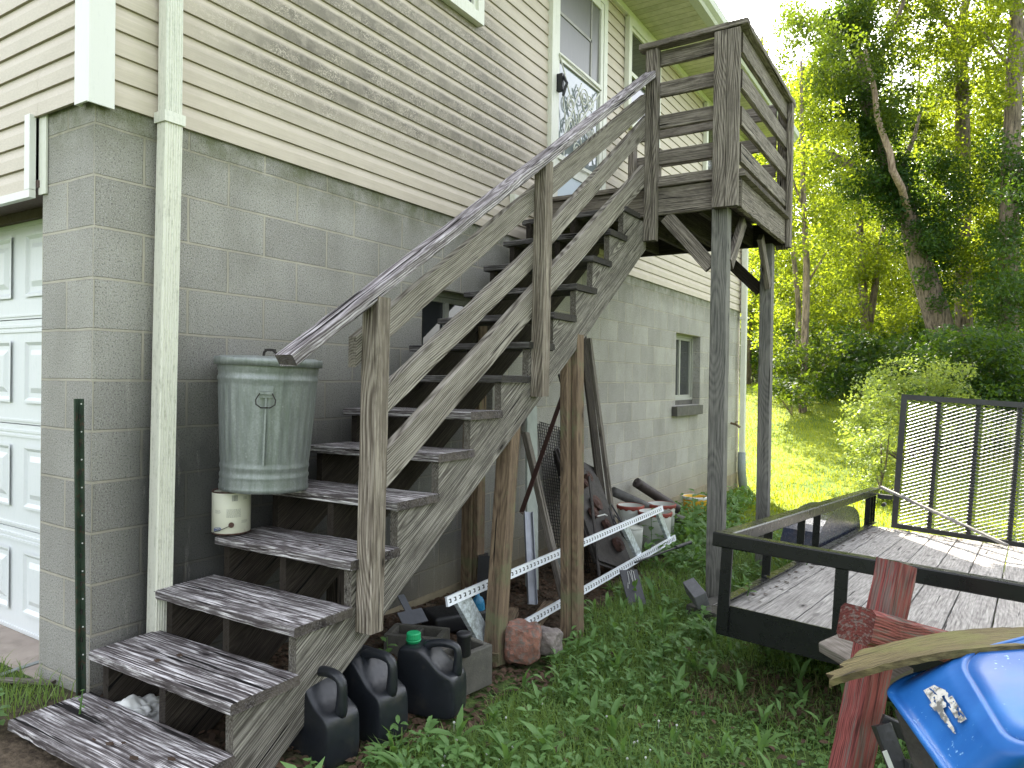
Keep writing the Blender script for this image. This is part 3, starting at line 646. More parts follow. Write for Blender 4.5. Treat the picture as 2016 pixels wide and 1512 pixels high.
# landing
FY = 3.50
def hboard(name, p0, p1, h, t_, mat, **k): return board(name, p0, p1, t_, h, mat, upv=(0, 0, 1), parent=ST, **k)
hboard('rim_joist', (.02, FY+.02, 2.562), (1.60, FY+.02, 2.562), .196, .038, W_LAND, wear=.002)
hboard('rim_joist', (1.580, FY+.042, 2.555), (1.580, 5.04, 2.555), .20, .038, W_LAND, wear=.002)
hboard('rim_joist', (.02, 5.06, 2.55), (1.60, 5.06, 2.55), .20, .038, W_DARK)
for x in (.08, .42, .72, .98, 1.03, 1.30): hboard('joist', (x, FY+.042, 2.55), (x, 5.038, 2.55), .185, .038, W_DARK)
fy = FY-.03
for k in range(11):
    a = fy+k*.145
    board('floor_board', (.03, a+.07, 2.680), (1.635, a+.07, 2.680), .139, .034, W_LAND, parent=ST, wear=.002)
vpost('landing_post', .917, .975, FY-.068, FY-.002, 2.27, 3.66, W_LAND); vpost('landing_post', .977, 1.008, FY-.068, FY-.002, 2.27, 3.66, W_LAND)
vpost('landing_post', 1.425, 1.513, FY-.090, FY-.002, 2.452, 3.66, W_LAND); vpost('landing_post', 1.516, 1.60, FY-.088, FY-.050, 2.45, 3.66, W_LAND)
vpost('landing_post', 1.602, 1.640, 4.98, 5.068, 2.42, 3.66, W_LAND); vpost('landing_post', 1.50, 1.60, 5.082, 5.12, 2.42, 3.66, W_LAND)
vpost('landing_post', .14, .20, 4.95, 5.038, 2.70, 3.66, W_LAND); vpost('landing_post', .38, .45, 4.98, 5.038, 2.70, 3.45, W_LAND)
board('cap_rail', (.87, FY-.045, 3.682), (1.65, FY-.045, 3.690), .092, .038, W_LAND, parent=ST, wear=.003)
board('cap_rail', (1.60, FY+.002, 3.690), (1.60, 5.12, 3.68), .092, .038, W_LAND, parent=ST, wear=.003)
for a, b in ((3.555, 3.660), (3.329, 3.433), (3.094, 3.191), (2.830, 2.934), (2.700, 2.745)):
    hboard('landing_rail', (.925, FY+.018, (a+b)/2), (1.56, FY+.018, (a+b)/2), b-a, .036, W_LAND)
for a, b in ((3.520, 3.660), (3.275, 3.405), (3.02, 3.15), (2.77, 2.895)):
    hboard('landing_rail', (1.582, FY+.0, (a+b)/2), (1.582, 5.075, (a+b)/2), b-a, .034, W_LAND)
for a, b in ((3.575, 3.70), (3.30, 3.42), (3.06, 3.18), (2.80, 2.92)):
    hboard('landing_rail', (.13, 5.075, (a+b)/2), (1.49, 5.075, (a+b)/2), b-a, .034, W_LAND)
vpost('deck_leg', 1.40, 1.512, FY+.002, FY+.10, -.34, 2.462, W_DECKLEG); vpost('deck_leg', 1.405, 1.505, 4.93, 5.03, -.55, 2.45, W_DECKLEG)
board('brace', (1.395, FY+.03, 2.06), (1.06, FY+.03, 2.45), .04, .10, W_LAND, upv=(1, 0, 1), parent=ST)
board('brace', (1.50, FY+.11, 2.08), (1.50, FY+.46, 2.45), .04, .09, W_LAND, upv=(0, -1, 1), parent=ST)
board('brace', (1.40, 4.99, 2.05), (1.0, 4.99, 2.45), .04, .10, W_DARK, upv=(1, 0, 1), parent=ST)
board('brace', (1.48, 4.92, 2.08), (1.48, 4.60, 2.45), .04, .09, W_LAND, upv=(0, 1, 1), parent=ST)

# ------------------------------------------------------------------ things on the steps
CX, CY, CZ = .234, .640, .742
gt = thing('dustbin', 'galvanised steel dustbin with lid standing on an upturned paint can and the steps', 'dustbin', (CX, CY, CZ))
G = Matrix.Translation((CX, CY, CZ)) @ Matrix.Rotation(R(1.5), 4, 'Y') @ Matrix.Rotation(R(-1.0), 4, 'X') @ Matrix.Diagonal((.95, .95, 1, 1))
N = 256; mb = MB(); pr = [(.0, .004), (.19, .004), (.196, -.004), (.203, -.002), (.204, .014), (.200, .024), (.203, .034), (.199, .046), (.203, .058), (.203, .066), (.199, .074), (.200, .09), (.203, .100), (.203, .108), (.2005, .116)]
pr += [(.2005+.024*(z-.116)/(.48-.116), z) for z in np.linspace(.13, .478, 16)] + [(.228, .487), (.228, .496), (.224, .503), (.225, .52), (.229, .53), (.229, .545), (.233, .572), (.2325, .575)]
V = []
for r_, z in pr:
    for k in range(N):
        a = 2*math.pi*k/N; rr = r_
        if .12 < z < .48: rr += .0018*math.cos(a*30)*min(1, (z-.12)/.03, (.48-z)/.03)
        V.append((rr*math.cos(a), rr*math.sin(a), z))
mb.add(V, [(i*N+k, i*N+(k+1) % N, (i+1)*N+(k+1) % N, (i+1)*N+k) for i in range(1, len(pr)-1) for k in range(N)]+[tuple(N+k for k in range(N))[::-1]])
mb.build('bin_body', M_GALV, gt, G, True)
lid = MB().lathe([(.243, .548), (.246, .548), (.247, .578), (.243, .583), (.225, .584), (.215, .588), (.12, .592), (.0001, .594)], 64).build('lid', M_GALV, gt, G, True)
MB().tube([(-.045, 0, .590), (-.040, 0, .612), (-.02, 0, .622), (.02, 0, .622), (.045, 0, .609), (.05, 0, .590)], .006, 8).box((-.025, -.012, .617), (.03, .012, .626)).build('lid_handle', M_DKRUST, lid, G)
ha = math.atan2(-1.502-CY, 2.902-CX)-.04
Gh = G @ Matrix.Rotation(ha, 4, 'Z')
MB().box((.226, -.030, .44), (.233, .030, .462)).box((.224, -.030, .413), (.231, .030, .427)).box((.230, -.030, .428), (.245, .030, .439)).build('handle_bracket', M_GALV, gt, Gh)
MB().tube([(.244, -.026, .433), (.248, -.042, .405), (.25, -.040, .385), (.25, -.02, .372), (.25, .02, .372), (.25, .040, .385), (.248, .042, .405), (.244, .026, .433)], .0028, 6).build('bail_handle', M_DKRUST, gt, Gh)
MB().box((.2005, -.004, .12), (.232, .0035, .47)).build('seam', M_GALV, gt, Gh @ Matrix.Translation((-.0055, .0, 0)))

PX, PY = .112, .560
pc = thing('paint_can', 'upturned cream paint can with a rusty rim propping up the dustbin', 'paint can', (PX, PY, .537))
G = Matrix.Translation((PX, PY, .538)); pr_ = .083; ph = .188
MB().lathe([(pr_-.003, 0), (pr_, .003), (pr_, ph-.004), (pr_-.001, ph-.003)], 64).build('can_body', M_CAN, pc, G, True)
MB().lathe([(pr_+.0005, ph-.004), (pr_+.002, ph), (pr_, ph+.003), (pr_-.006, ph+.001), (pr_-.008, ph-.004), (.0001, ph-.003)], 64).build('rim', M_RUST, pc, G, True)
MB().lathe([(pr_+.0015, 0), (pr_+.002, .003), (pr_+.0008, .006)], 64).build('rim', M_RUST, pc, G, True)
fa = math.atan2(-1.502-PY, 2.902-PX)
def onc(s, z, o=.0006):     # s: metres to the viewer's right round the can, z height
    a = fa+s/pr_; return (math.cos(a)*(pr_+o), math.sin(a)*(pr_+o), z)
def strip(mb, s0, z0, s1, z1, o=.0006):
    n = 4; V = [];
    for i in range(n+1):
        s = s0+(s1-s0)*i/n; V += [onc(s, z0, o), onc(s, z1, o)]
    mb.add(V, [(2*i, 2*i+2, 2*i+3, 2*i+1) for i in range(n)])
mb = MB()
for i, wd in enumerate([1, 2, 1, 1, 3, 1, 2, 1, 2, 1]): strip(mb, .002+i*.0026, .150, .002+i*.0026+.0007*wd, .176)
lr = random.Random(4)
for k, z in enumerate([.134-.0]+[.112-.0048*i for i in range(8)]):
    s = -.020
    if k == 0: continue
    while s < .040:
        l = lr.uniform(.003, .009); strip(mb, s, z, min(s+l, .041), z+.0013); s += l+.0018
for k in range(3):
    s = .052
    while s < .075: l = lr.uniform(.003, .007); strip(mb, s, .165-.005*k, s+l, .1662-.005*k); s += l+.0015
    s = .045
    while s < .072: l = lr.uniform(.003, .007); strip(mb, s, .060-.005*k, s+l, .0612-.005*k); s += l+.0015
for k in range(4):
    s = -.078
    while s < -.05: l = lr.uniform(.002, .005); strip(mb, s, .108-.004*k, s+l, .1093-.004*k); s += l+.002
mb.build('printed_text', M_INK, pc, G)
def textmesh(body, size):
    cu = bpy.data.curves.new('lettering', 'FONT'); cu.body = body; cu.size = size; cu.align_x = 'CENTER'; cu.align_y = 'CENTER'; cu.offset = .0004
    ob = bpy.data.objects.new('lettering', cu); C.objects.link(ob); dg = bpy.context.evaluated_depsgraph_get(); dg.update()
    me = bpy.data.meshes.new_from_object(ob.evaluated_get(dg)); V = [v.co.copy() for v in me.vertices]; Fc = [tuple(p.vertices) for p in me.polygons]
    bpy.data.objects.remove(ob); bpy.data.curves.remove(cu); bpy.data.meshes.remove(me); return V, Fc
try:
    V, Fc = textmesh('GUNK', .0145)
    tl = math.radians(8)
    MB().add([onc(-.064-(v.x*math.cos(tl)-v.y*math.sin(tl))*1.0, .024-(v.y*math.cos(tl)+v.x*math.sin(tl)), .0012) for v in V], Fc).build('lettering', M_BLUEINK, pc, G)
    P = []
    for i in range(33):
        a = 2*math.pi*i/32; sx = .0185*math.copysign(abs(math.cos(a))**.6, math.cos(a)); sy = .0085*math.copysign(abs(math.sin(a))**.6, math.sin(a))
        P.append(onc(-.064-sx, .024-sy-math.sin(tl)*sx, .0012))
    MB().tube(P, .0008, 4).build('emblem_outline', M_BLUEINK, pc, G)
except Exception as e: print('text', e)
q = Vector(onc(.0, .045, 0)); nrm = Vector((math.cos(fa), math.sin(fa), 0))
MB().tube([q, q+nrm*.006], .012, 14).build('bail_ear', M_RUST, pc, G)
MB().tube([onc(.0, .045, .006), onc(-.03, .030, .008), onc(-.06, .018, .010), onc(-.085, .008, .014), onc(-.105, .004, .03)], .0015, 5).build('wire_bail', M_DKRUST, pc, G)

# steel fence post
tp = thing('steel_fence_post', 'green studded steel fence post standing upright by the block corner', 'fence post', (.055, -.052, -.04))
mx = Matrix.Translation((.010, -.060, 1.15)) @ Matrix(((1, 0, 0, 0), (0, 1, 0, 0), (0, 0, 1, 0), (0, 0, 0, 1)))
sh = Matrix.Identity(4); sh[0][2] = -.040; G = Matrix.Translation((.010, -.055, 1.148)) @ sh @ Matrix.Rotation(R(32), 4, 'Z')
mb = MB().box((-.019, -.002, -1.25), (.019, .002, 0)).box((-.002, -.026, -1.25), (.002, -.002, -.0))
mb.use(1)
for k in range(10):
    z = -.02-k*.108
    mb.tube([(.011, -.002, z), (.011, -.0035, z)], .003, 8)
mb.use(2)
for k in range(10): z = -.068-k*.108; mb.box((.004, -.007, z-.010), (.009, -.002, z+.008))
mb.build('studded_rail', [M_POSTG, M_LABELW, M_DKRUST], tp, G)

# ------------------------------------------------------------------ black jugs
def jug(label, loc, rz, capm, cap=True, sc=1.0, cpos=.045):
    t = thing('fluid_jug', label, 'jug', loc, 'black plastic fluid jugs beside the steps')
    G = rot(loc, rz) @ Matrix.Scale(sc, 4)
    # side profile in x (length), z; cap end at low x
    pr = [(.0, 0), (.27, 0), (.278, .03), (.278, .165), (.262, .190), (.215, .205), (.185, .225), (.150, .262), (.110, .285), (.09, .290), (.005, .290), (-.004, .26), (-.008, .15), (-.006, .03)]
    bm = bmesh.new(); rings = []
    for yy, s in ((-.072, .90), (-.066, .97), (-.045, 1.), (.045, 1.), (.066, .97), (.072, .90)):
        cx, cz = .135, .14
        rings.append([bm.verts.new((cx+(x-cx)*s, yy, cz+(z-cz)*s if z > 0.01 else (1-s)*.1)) for x, z in pr])
    n = len(pr)
    for i in range(5):
        for k in range(n): bm.faces.new((rings[i][k], rings[i][(k+1) % n], rings[i+1][(k+1) % n], rings[i+1][k]))
    bm.faces.new(rings[0][::-1]); bm.faces.new(rings[-1])
    bmesh.ops.recalc_face_normals(bm, faces=bm.faces[:])
    o = bmobj('jug_body', bm, M_JUG, t, G, True); md = o.modifiers.new('s', 'SUBSURF'); md.levels = md.render_levels = 3
    mb = MB(); P = [(.095, 0, .268), (.120, 0, .292), (.160, 0, .303), (.205, 0, .307), (.240, 0, .303), (.256, 0, .292), (.259, 0, .262), (.258, 0, .22), (.252, 0, .165)]
    h = MB().tube(P, [.022, .019, .018, .018, .0185, .0185, .018, .020, .026], 12).build('jug_handle', M_JUG, t, G, True)
    md = h.modifiers.new('s', 'SUBSURF'); md.levels = md.render_levels = 1
    MB().lathe([(.030, .27), (.030, .296), (.033, .297), (.033, .302), (.028, .303)], 32, (cpos, 0, 0)).build('collar', capm if cap and capm is M_GREENC else M_JUG, t, G, True)
    if cap:
        mb = MB(); n = 48
        V = [((.030+(.0012 if k % 2 else 0))*math.cos(2*math.pi*k/n)+cpos, (.030+(.0012 if k % 2 else 0))*math.sin(2*math.pi*k/n), z) for z in (.306, .328) for k in range(n)]
        V += [(.027*math.cos(2*math.pi*k/n)+cpos, .027*math.sin(2*math.pi*k/n), .331) for k in range(n)]
        mb.add(V, [(i*n+k, i*n+(k+1) % n, (i+1)*n+(k+1) % n, (i+1)*n+k) for i in range(2) for k in range(n)]+[tuple(2*n+k for k in range(n)), tuple(range(n))[::-1]])
        mb.build('cap', capm, t, G)
    return t
jug('black fluid jug with the green cap, beside the concrete block', (.900, .845, -.165), R(12), M_GREENC, sc=.98)
jug('black fluid jug with the grey cap, between the other two jugs', (.795, .605, -.165), R(-6), M_GREYC, sc=1.08)
jug('black fluid jug tucked lowest under the bottom steps, cap hidden by the stringer', (.760, .375, -.165), R(-6), M_GREYC, cap=True, sc=1.08)

# ------------------------------------------------------------------ small stuff under the stairs
def blockobj(name, label, loc, size, rz, rx=0, ry=0, mat=M_CONC, hollow=True, cat='concrete block', group=None):
    a, b, c = size; mb = MB()
    if hollow:
        t_ = .032
        mb.box((0, 0, 0), (a, t_, c)).box((0, b-t_, 0), (a, b, c))
        for x in (0, a/2-t_/2, a-t_): mb.box((x, t_, 0), (x+t_, b-t_, c))
        bmv = mb
    else: mb.box((0, 0, 0), (a, b, c))
    bm = bmesh.new(); vv = [bm.verts.new(v) for v in mb.V]
    for f in mb.F: bm.faces.new([vv[i] for i in f])
    bmesh.ops.bevel(bm, geom=bm.edges[:], offset=.004, segments=1, affect='EDGES')
    for v in bm.verts: v.co += Vector((mn.noise(v.co*30), mn.noise(v.co*30+Vector((5, 5, 5))), mn.noise(v.co*30+Vector((9, 1, 5)))))*.004
    o = bmobj(name, bm, mat, None, rot(loc, rz, rx, ry)); tag(o, label, cat, group); return o
blockobj('concrete_block', 'grey concrete block carrying the small black canister by the jugs', (1.02, 1.03, -.19), (.26, .15, .19), R(80))
blockobj('concrete_block', 'mossy concrete block lying behind the jugs near the wall', (.44, 1.22, -.22), (.30, .18, .16), R(20))
blockobj('concrete_block', 'broken grey block leaning on the foot of the deck leg', (1.35, 3.24, -.20), (.20, .085, .10), R(-48), R(25), R(14), plain('light_block', (.15, .15, .155), .95, var=.2, scale=20, bumpd=.004), False)
blockobj('footing_block', 'low concrete footing slab under the front deck leg', (1.36, 3.20, -.36), (.24, .42, .10), R(-20), mat=M_CONC, hollow=False, cat='footing')
c_ = bevbox('canister', (-.03, -.03, 0), (.03, .03, .10), M_BPL, None, .01, 3, rot((1.035, 1.09, .0)))
C.objects.unlink(c_); bpy.data.objects.remove(c_)
o = MB().lathe([(.030, .0), (.032, .004), (.032, .085), (.034, .088), (.034, .100), (.030, .104), (.0001, .104)], 28).build('canister', M_BPL, None, rot((1.035, 1.095, .003)), True)
tag(o, 'small black lidded canister standing on a concrete block', 'canister')
o = bevbox('plastic_tray', (0, 0, 0), (.34, .22, .10), M_BPL, None, .02, 3, rot((.46, 1.62, -.19), R(62)), True); tag(o, 'shallow black plastic tray lying in dead leaves by the wall', 'tray')
mb = MB().box((0, 0, 0), (.15, .09, .006)).box((.05, .09, 0), (.09, .20, .006)); o = mb.build('plastic_plate', M_GREYP, None, rot((.42, 1.40, -.08), R(70), R(35))); tag(o, 'grey plastic plate with a tab lying behind the jugs', 'plate')
o = MB().box((0, 0, 0), (.02, .23, .004)).box((0, 0, .004), (.003, .23, .06)).build('angle_bracket', M_BPL, None, rot((.02, 1.72, .03), R(-8), R(20))); tag(o, 'thin black bracket stuck against the block wall', 'bracket')
o = MB().box((0, 0, 0), (.10, .035, .005)).box((.09, -.01, 0), (.20, .02, .005)).tube([(.095, .01, -.004), (.095, .01, .012)], .012, 10).build('hinge', M_DKRUST, None, rot((.79, 1.42, -.06), R(-30), R(50), R(25))); tag(o, 'dark steel hinge leaning among dead leaves', 'hinge')
o = MB().tube([(.62, 1.02, -.10), (.90, 1.05, -.14), (1.0, 1.06, -.02)], .012, 8).build('rusty_rod', M_DKRUST, None); tag(o, 'rusty brown rod lying behind the green capped jug', 'rod')
bo = MB().lathe([(.001, 0), (.034, .0), (.036, .01), (.036, .13), (.03, .155), (.013, .17), (.013, .19), (.001, .19)], 20).build('plastic_bottle', M_BLUEB, None, rot((.56, 1.92, -.18), 0, R(12)), True); tag(bo, 'blue plastic bottle behind the leaning timber support leg', 'bottle')
def rock(name, label, loc, size, mat, sd, rz=0):
    bm = bmesh.new(); bmesh.ops.create_icosphere(bm, subdivisions=4, radius=1)
    for v in bm.verts:
        p = v.co.copy(); q = p+Vector((sd, sd*2, 0))
        c = Vector([math.copysign(min(abs(x), .74), x) for x in p])*1.15
        v.co = c*(1+.20*mn.noise(q*1.4)+.08*mn.noise(q*4)+.03*mn.noise(q*11)); v.co = Vector((v.co.x*size[0], v.co.y*size[1], v.co.z*size[2]))
    return tag(bmobj(name, bm, mat, None, rot(loc, rz)), label, 'rock')
rock('rock', 'large reddish granite rock beside the leaning support leg', (1.0, 1.66, -.12), (.105, .085, .105), M_ROCK, 3.1, R(30))
rock('rock', 'grey brown rock behind the red granite rock', (1.06, 1.83, -.155), (.075, .07, .075), M_ROCK2, 8.3)
o = board('timber_offcut', (.90, 1.50, -.17), (.62, 2.15, -.16), .10, .045, W_LEG); tag(o, 'brown timber offcut wedged under the slotted steel frame', 'timber')
o = board('timber_offcut', (.88, 1.86, -.20), (.70, 2.5, -.19), .08, .03, W_LEG); tag(o, 'short brown board on dead leaves behind the red rock', 'timber')

# slotted galvanised frame
fr = thing('slotted_steel_frame', 'galvanised ladder-like frame with slotted rails lying aslant behind the support legs', 'frame', (.8, 1.6, -.15))
TL, TR = Vector((.80, 1.28, .153)), Vector((.62, 4.78, .107)); BL, BR = Vector((.86, 1.49, -.135)), Vector((.70, 4.91, -.20))
TR = Vector((.80, 4.27, .170)); BR = Vector((.80, 4.60, -.138))
nr = (TR-TL).cross(BL-TL).normalized()
if nr.x < 0: nr = -nr
for a, b, gx_ in ((TL, TR, 0), (BL, BR, 0)):
    d = (b-a).normalized(); m, L = frame(a, b, nr)
    mb = MB().box((0, -.021, -.012), (L, .021, .0)).box((0, -.024, -.014), (L, -.021, .001)).box((0, .021, -.014), (L, .024, .001)); mb.use(1); k = int(L/.041)
    for i in range(k):
        x = .02+i*.041; s = 1 if gx_ == 0 else -1
        mb.box((x-.006, -.010, .0004), (x+.010, -.005, .0012)).box((x+.002, -.005, .0004), (x+.010, .009, .0012)).box((x-.008, .006, .0004), (x+.002, .010, .0012))
    mb.build('slotted_rail', [M_ZINC, M_BPL], fr, m)
for f0, f1, w_ in ((.045, .03, .105), (.405, .37, .095), (.74, .735, .085), (.975, .965, .075)):
    a = TL.lerp(TR, f0); b = BL.lerp(BR, f1); m, L = frame(a, b, nr)
    MB().box((.0, -w_/2, -.020), (L, w_/2, -.014)).box((0, -w_/2, -.04), (L, -w_/2+.003, -.020)).build('cross_rung', M_GALV2, fr, m)

# things leaning on the wall behind
def lean(name, label, cat, p0, p1, w_, t_, mat, upv=(1, 0, .2)):
    o = board(name, p0, p1, w_, t_, mat, upv=upv, wear=.001); tag(o, label, cat); return o
lean('painted_board', 'pale green painted board leaning on the block wall', 'board', (.40, 2.78, -.21), (.03, 3.36, 1.05), .15, .02, W_LT)
lean('grey_plank', 'narrow grey plank leaning in front of the pale green board', 'plank', (.72, 2.66, -.22), (.28, 2.86, .86), .055, .04, W_GREYPL)
o = MB().box((0, -.02, 0), (1.05, .02, .003)).box((0, .017, .003), (1.05, .02, .04)).build('angle_iron', M_BROWN, None, frame((.52, 2.42, .38), (.48, 3.20, 1.36), (1, 0, .3))[0]); tag(o, 'dark brown angle iron leaning across the pale green board', 'angle iron')
o = MB().tube([(.04, 3.76, 1.33), (.12, 3.87, .95), (.2, 3.95, .3), (.25, 3.95, -.2)], .011, 8).build('steel_rod', M_DKRUST, None); tag(o, 'dark bent steel rod leaning on the block wall', 'rod')
o = MB().box((0, -.032, 0), (.62, .032, .003)).box((0, .029, .003), (.62, .032, .022)).box((0, -.032, .003), (.62, -.029, .022)).build('steel_channel', plain('dull_zinc_channel', (.26, .27, .30), .4, .5, var=.15), None, frame((.60, 2.44, -.20), (.40, 2.70, .36), (1, -.6, .5))[0]); tag(o, 'galvanised channel with punched holes standing under the stairs', 'channel')
o = MB().box((0, 0, 0), (.22, .02, .28)).box((.0, .02, .0), (.02, .2, .28)).build('black_panel', M_BPL, None, rot((.22, 2.36, -.21), R(20), R(-8))); tag(o, 'black plastic panel standing behind the galvanised channel', 'panel')
# wire mesh and grating
def grid(name, label, p0, p1, upv, wid, cell, r, mat, framew=0.):
    m, L = frame(p0, p1, upv); mb = MB(); k = int(wid/cell)
    for i in range(k+1): y = -wid/2+i*cell; mb.box((0, y-r, -r), (L, y+r, r))
    for i in range(int(L/cell)+1): x = i*cell; mb.box((x-r, -wid/2, r), (x+r, wid/2, r*3))
    if framew: mb.box((0, -wid/2-.02, -.01), (L, -wid/2, .02)).box((0, wid/2, -.01), (L, wid/2+.02, .02))
    o = mb.build(name, mat, None, m); tag(o, label, 'wire mesh'); return o
grid('wire_mesh_panel', 'square wire mesh panel leaning on the wall beside the pale board', (.42, 3.35, -.22), (.04, 3.72, .86), (1, -.2, .3), .42, .026, .0022, M_DKRUST)
grid('steel_grating', 'framed steel grating leaning over the wire mesh', (.48, 3.52, -.18), (.13, 3.70, .62), (1, -.2, .3), .16, .03, .003, M_DKRUST, .02)
o = MB().box((0, -.13, 0), (.20, .13, .004)).build('white_sheet', M_LABELW, None, frame((.04, 4.0, .62), (.02, 4.0, .82), (1, 0, .1))[0]); tag(o, 'white sheet propped on the wall behind the wire mesh', 'sheet')
lean('brown_board', 'brown board leaning on the wall behind the double support leg', 'board', (.38, 4.10, -.24), (.03, 4.24, 1.66), .13, .02, W_DARK)
lean('thin_lath', 'thin pale lath leaning on the wall by the brown board', 'lath', (.34, 4.36, -.24), (.04, 4.36, 1.62), .05, .035, W_GREYPL)
# old mower deck
md = thing('mower_deck', 'rusty old mower deck with pulleys propped up on its side', 'mower deck', (.5, 3.7, -.22))
m, L = frame((.72, 3.50, -.20), (.14, 3.88, .60), (1, .1, .6))
bm = bmesh.new(); bmesh.ops.create_cube(bm, size=1)
for v in bm.verts: v.co = Vector(((v.co.x+.5)*1.04, v.co.y*.62, v.co.z*.05))
bmesh.ops.bevel(bm, geom=bm.edges[:], offset=.02, segments=2, affect='EDGES'); bmobj('deck_shell', bm, M_DKRUST, md, m)
def T3(a, b, c): return m @ Vector((a, b, c))
for x, y, r in ((.82, -.02, .045), (.56, .02, .065), (.38, -.02, .04), (.44, .14, .05), (.22, -.1, .06), (.72, .10, .035)):
    k = m @ Matrix.Translation((x, y, .03))
    MB().lathe([(.001, .045), (r*.35, .045), (r*.4, .03), (r*.8, .03), (r, .042), (r*1.03, .035), (r*.85, .024), (r*1.03, .012), (r*.9, .0)], 28).build('pulley', M_RUST, md, k, True)
MB().tube([m @ Vector(p) for p in ((.60, -.2, .08), (.52, -.1, .09), (.36, -.05, .1), (.30, -.16, .1), (.38, -.26, .09), (.52, -.24, .08), (.6, -.2, .08))], .007, 6).build('belt', M_BPL, md)
MB().tube([m @ Vector(p) for p in ((.48, -.16, .09), (.40, -.06, .11), (.28, -.10, .11), (.22, -.2, .1), (.30, -.28, .1), (.42, -.26, .09), (.48, -.16, .09))], .006, 6).build('belt', M_BPL, md)
MB().tube([m @ Vector(p) for p in ((.9, .0, .06), (.82, .18, .08), (.7, .40, .07), (.66, .5, .04))], .009, 6).build('lever', M_DKRUST, md)
MB().tube([m @ Vector(p) for p in ((.86, -.02, .06), (.76, .18, .09), (.64, .42, .08))], .007, 6).build('lever', M_DKRUST, md)
MB().tube([m @ Vector(p) for p in ((.42, .02, .1), (.40, .1, .12), (.37, .2, .1))], .005, 6).build('wire', M_LABELW, md)
o = board('flat_bar', (.72, 3.2, -.2), (.50, 3.46, .50), .035, .012, M_DKRUST, upv=(1, 0, .2)); tag(o, 'rusty flat bar standing in front of the mower deck', 'bar')
mr_ = thing('round_mirror', 'small round black framed mirror lying against the white bucket', 'mirror', (.70, 3.72, .02))
k = frame((.74, 3.70, .03), (.74, 3.76, .03), (1, -.7, .35))[0]
MB().lathe([(.046, -.008), (.052, -.004), (.052, .006), (.045, .008)], 32).build('mirror_frame', M_BPL, mr_, k, True)
MB().lathe([(.046, .0), (.0001, .004)], 32).build('mirror_glass', plain('mirror_glass_surface', (.5, .52, .55), .08, .9, var=.05), mr_, k, True)
# pipes
o = MB().tube([(.085, 5.42, .19), (.38, 5.85, -.12)], .052, 24, cap=False).tube([(.085, 5.42, .19), (.11, 5.455, .165)], .052, 24).tube([(.083, 5.417, .192), (.078, 5.41, .197)], .018, 12).build('stove_pipe', plain('brown_pipe', (.045, .034, .031), .6, .2, var=.3), None, None, True); tag(o, 'brown pipe leaning on the block wall over the buckets', 'pipe')
o = MB().tube([(.17, 4.66, .20), (.36, 5.30, -.06), (.5, 5.7, -.2)], .045, 20).build('stove_pipe', plain('grey_pipe', (.075, .072, .068), .6, .2, var=.3), None, None, True); tag(o, 'lower grey pipe lying behind the buckets', 'pipe')
def bucket(label, loc, r, h, rim, mat, lidm=None, name='bucket'):
    t = thing(name, label, 'bucket', loc); G = rot(loc)
    MB().lathe([(r*.86, 0), (r*.90, h*.02), (r*.97, h*.8), (r*.99, h)] + ([] if lidm else [(r*.95, h), (r*.86, h*.2), (.0001, h*.2)]), 36).build('bucket_body', mat, t, G, True)
    if rim is not None:
        mb = MB(); n = 48; V = []
        for rr, z in ((r*1.0, h-.028), (r*1.05, h-.024), (r*1.06, h-.004), (r*.99, h+.004), (r*.95, h-.004)):
            for k in range(n):
                a = 2*math.pi*k/n; s = (.008*(1 if k % 4 < 2 else -.3) if z == h-.028 else 0); V.append((rr*math.cos(a), rr*math.sin(a), z-s))
        mb.add(V, [(i*n+k, i*n+(k+1) % n, (i+1)*n+(k+1) % n, (i+1)*n+k) for i in range(4) for k in range(n)]); mb.build('rim', rim, t, G)
    if lidm: MB().lathe([(r, h-.004), (r*1.0, h+.004), (r*.9, h+.006), (r*.88, h-.004), (.0001, h-.002)], 36).build('lid', lidm, t, G, True)
    return t
bucket('white bucket with red toothed rim at the raised end of the slotted frame', (.62, 4.56, -.27), .145, .35, M_RIM, M_BUCK)
bucket('white bucket with a rusty red rim half hidden under the brown pipe', (.42, 5.25, -.30), .14, .33, M_RIM, M_BUCK)
bucket('white lidded tub standing left of the red rimmed bucket', (.56, 4.15, -.27), .105, .27, None, M_BUCK, M_BUCK)
bucket('white bucket behind the weed, between the grey pipe and the mower deck', (.36, 4.62, -.24), .12, .34, M_RIM, M_BUCK)
bucket('yellow bucket with a white rim behind the front deck leg', (.30, 6.70, -.30), .14, .20, M_LABELW, M_YEL)
o = MB().tube([(.86, 3.52, -.12), (1.02, 4.25, -.095)], .008, 8).tube([(.98, 4.08, -.10), (1.03, 4.30, -.093)], .016, 10).build('tool_handle', M_BPL, None); tag(o, 'black gripped tool handle sticking out below the white buckets', 'tool')
mf = thing('mud_flap', 'dark grey mud flap with a white scribble standing in the weeds', 'mud flap', (1.03, 3.1, -.24))
m, L = frame((1.075, 3.04, -.28), (.93, 3.17, -.03), (1, -.8, .3))
MB().box((0, -.07, 0), (L*.8, .065, .008)).build('flap_sheet', plain('grey_rubber', (.04, .04, .045), .6, var=.3, scale=20), mf, m)
MB().tube([(.14, -.03, .012), (.24, -.035, .012), (.25, -.02, .012), (.14, -.01, .012), (.24, -.005, .012), (.24, .01, .012), (.15, .02, .012), (.16, .03, .012), (.12, .04, .012)], .0018, 4).build('white_scribble', M_LABELW, mf, m)
MB().tube([(.03, -.04, .009), (.03, -.04, .016)], .012, 12).build('bolt', M_BPL, mf, m)

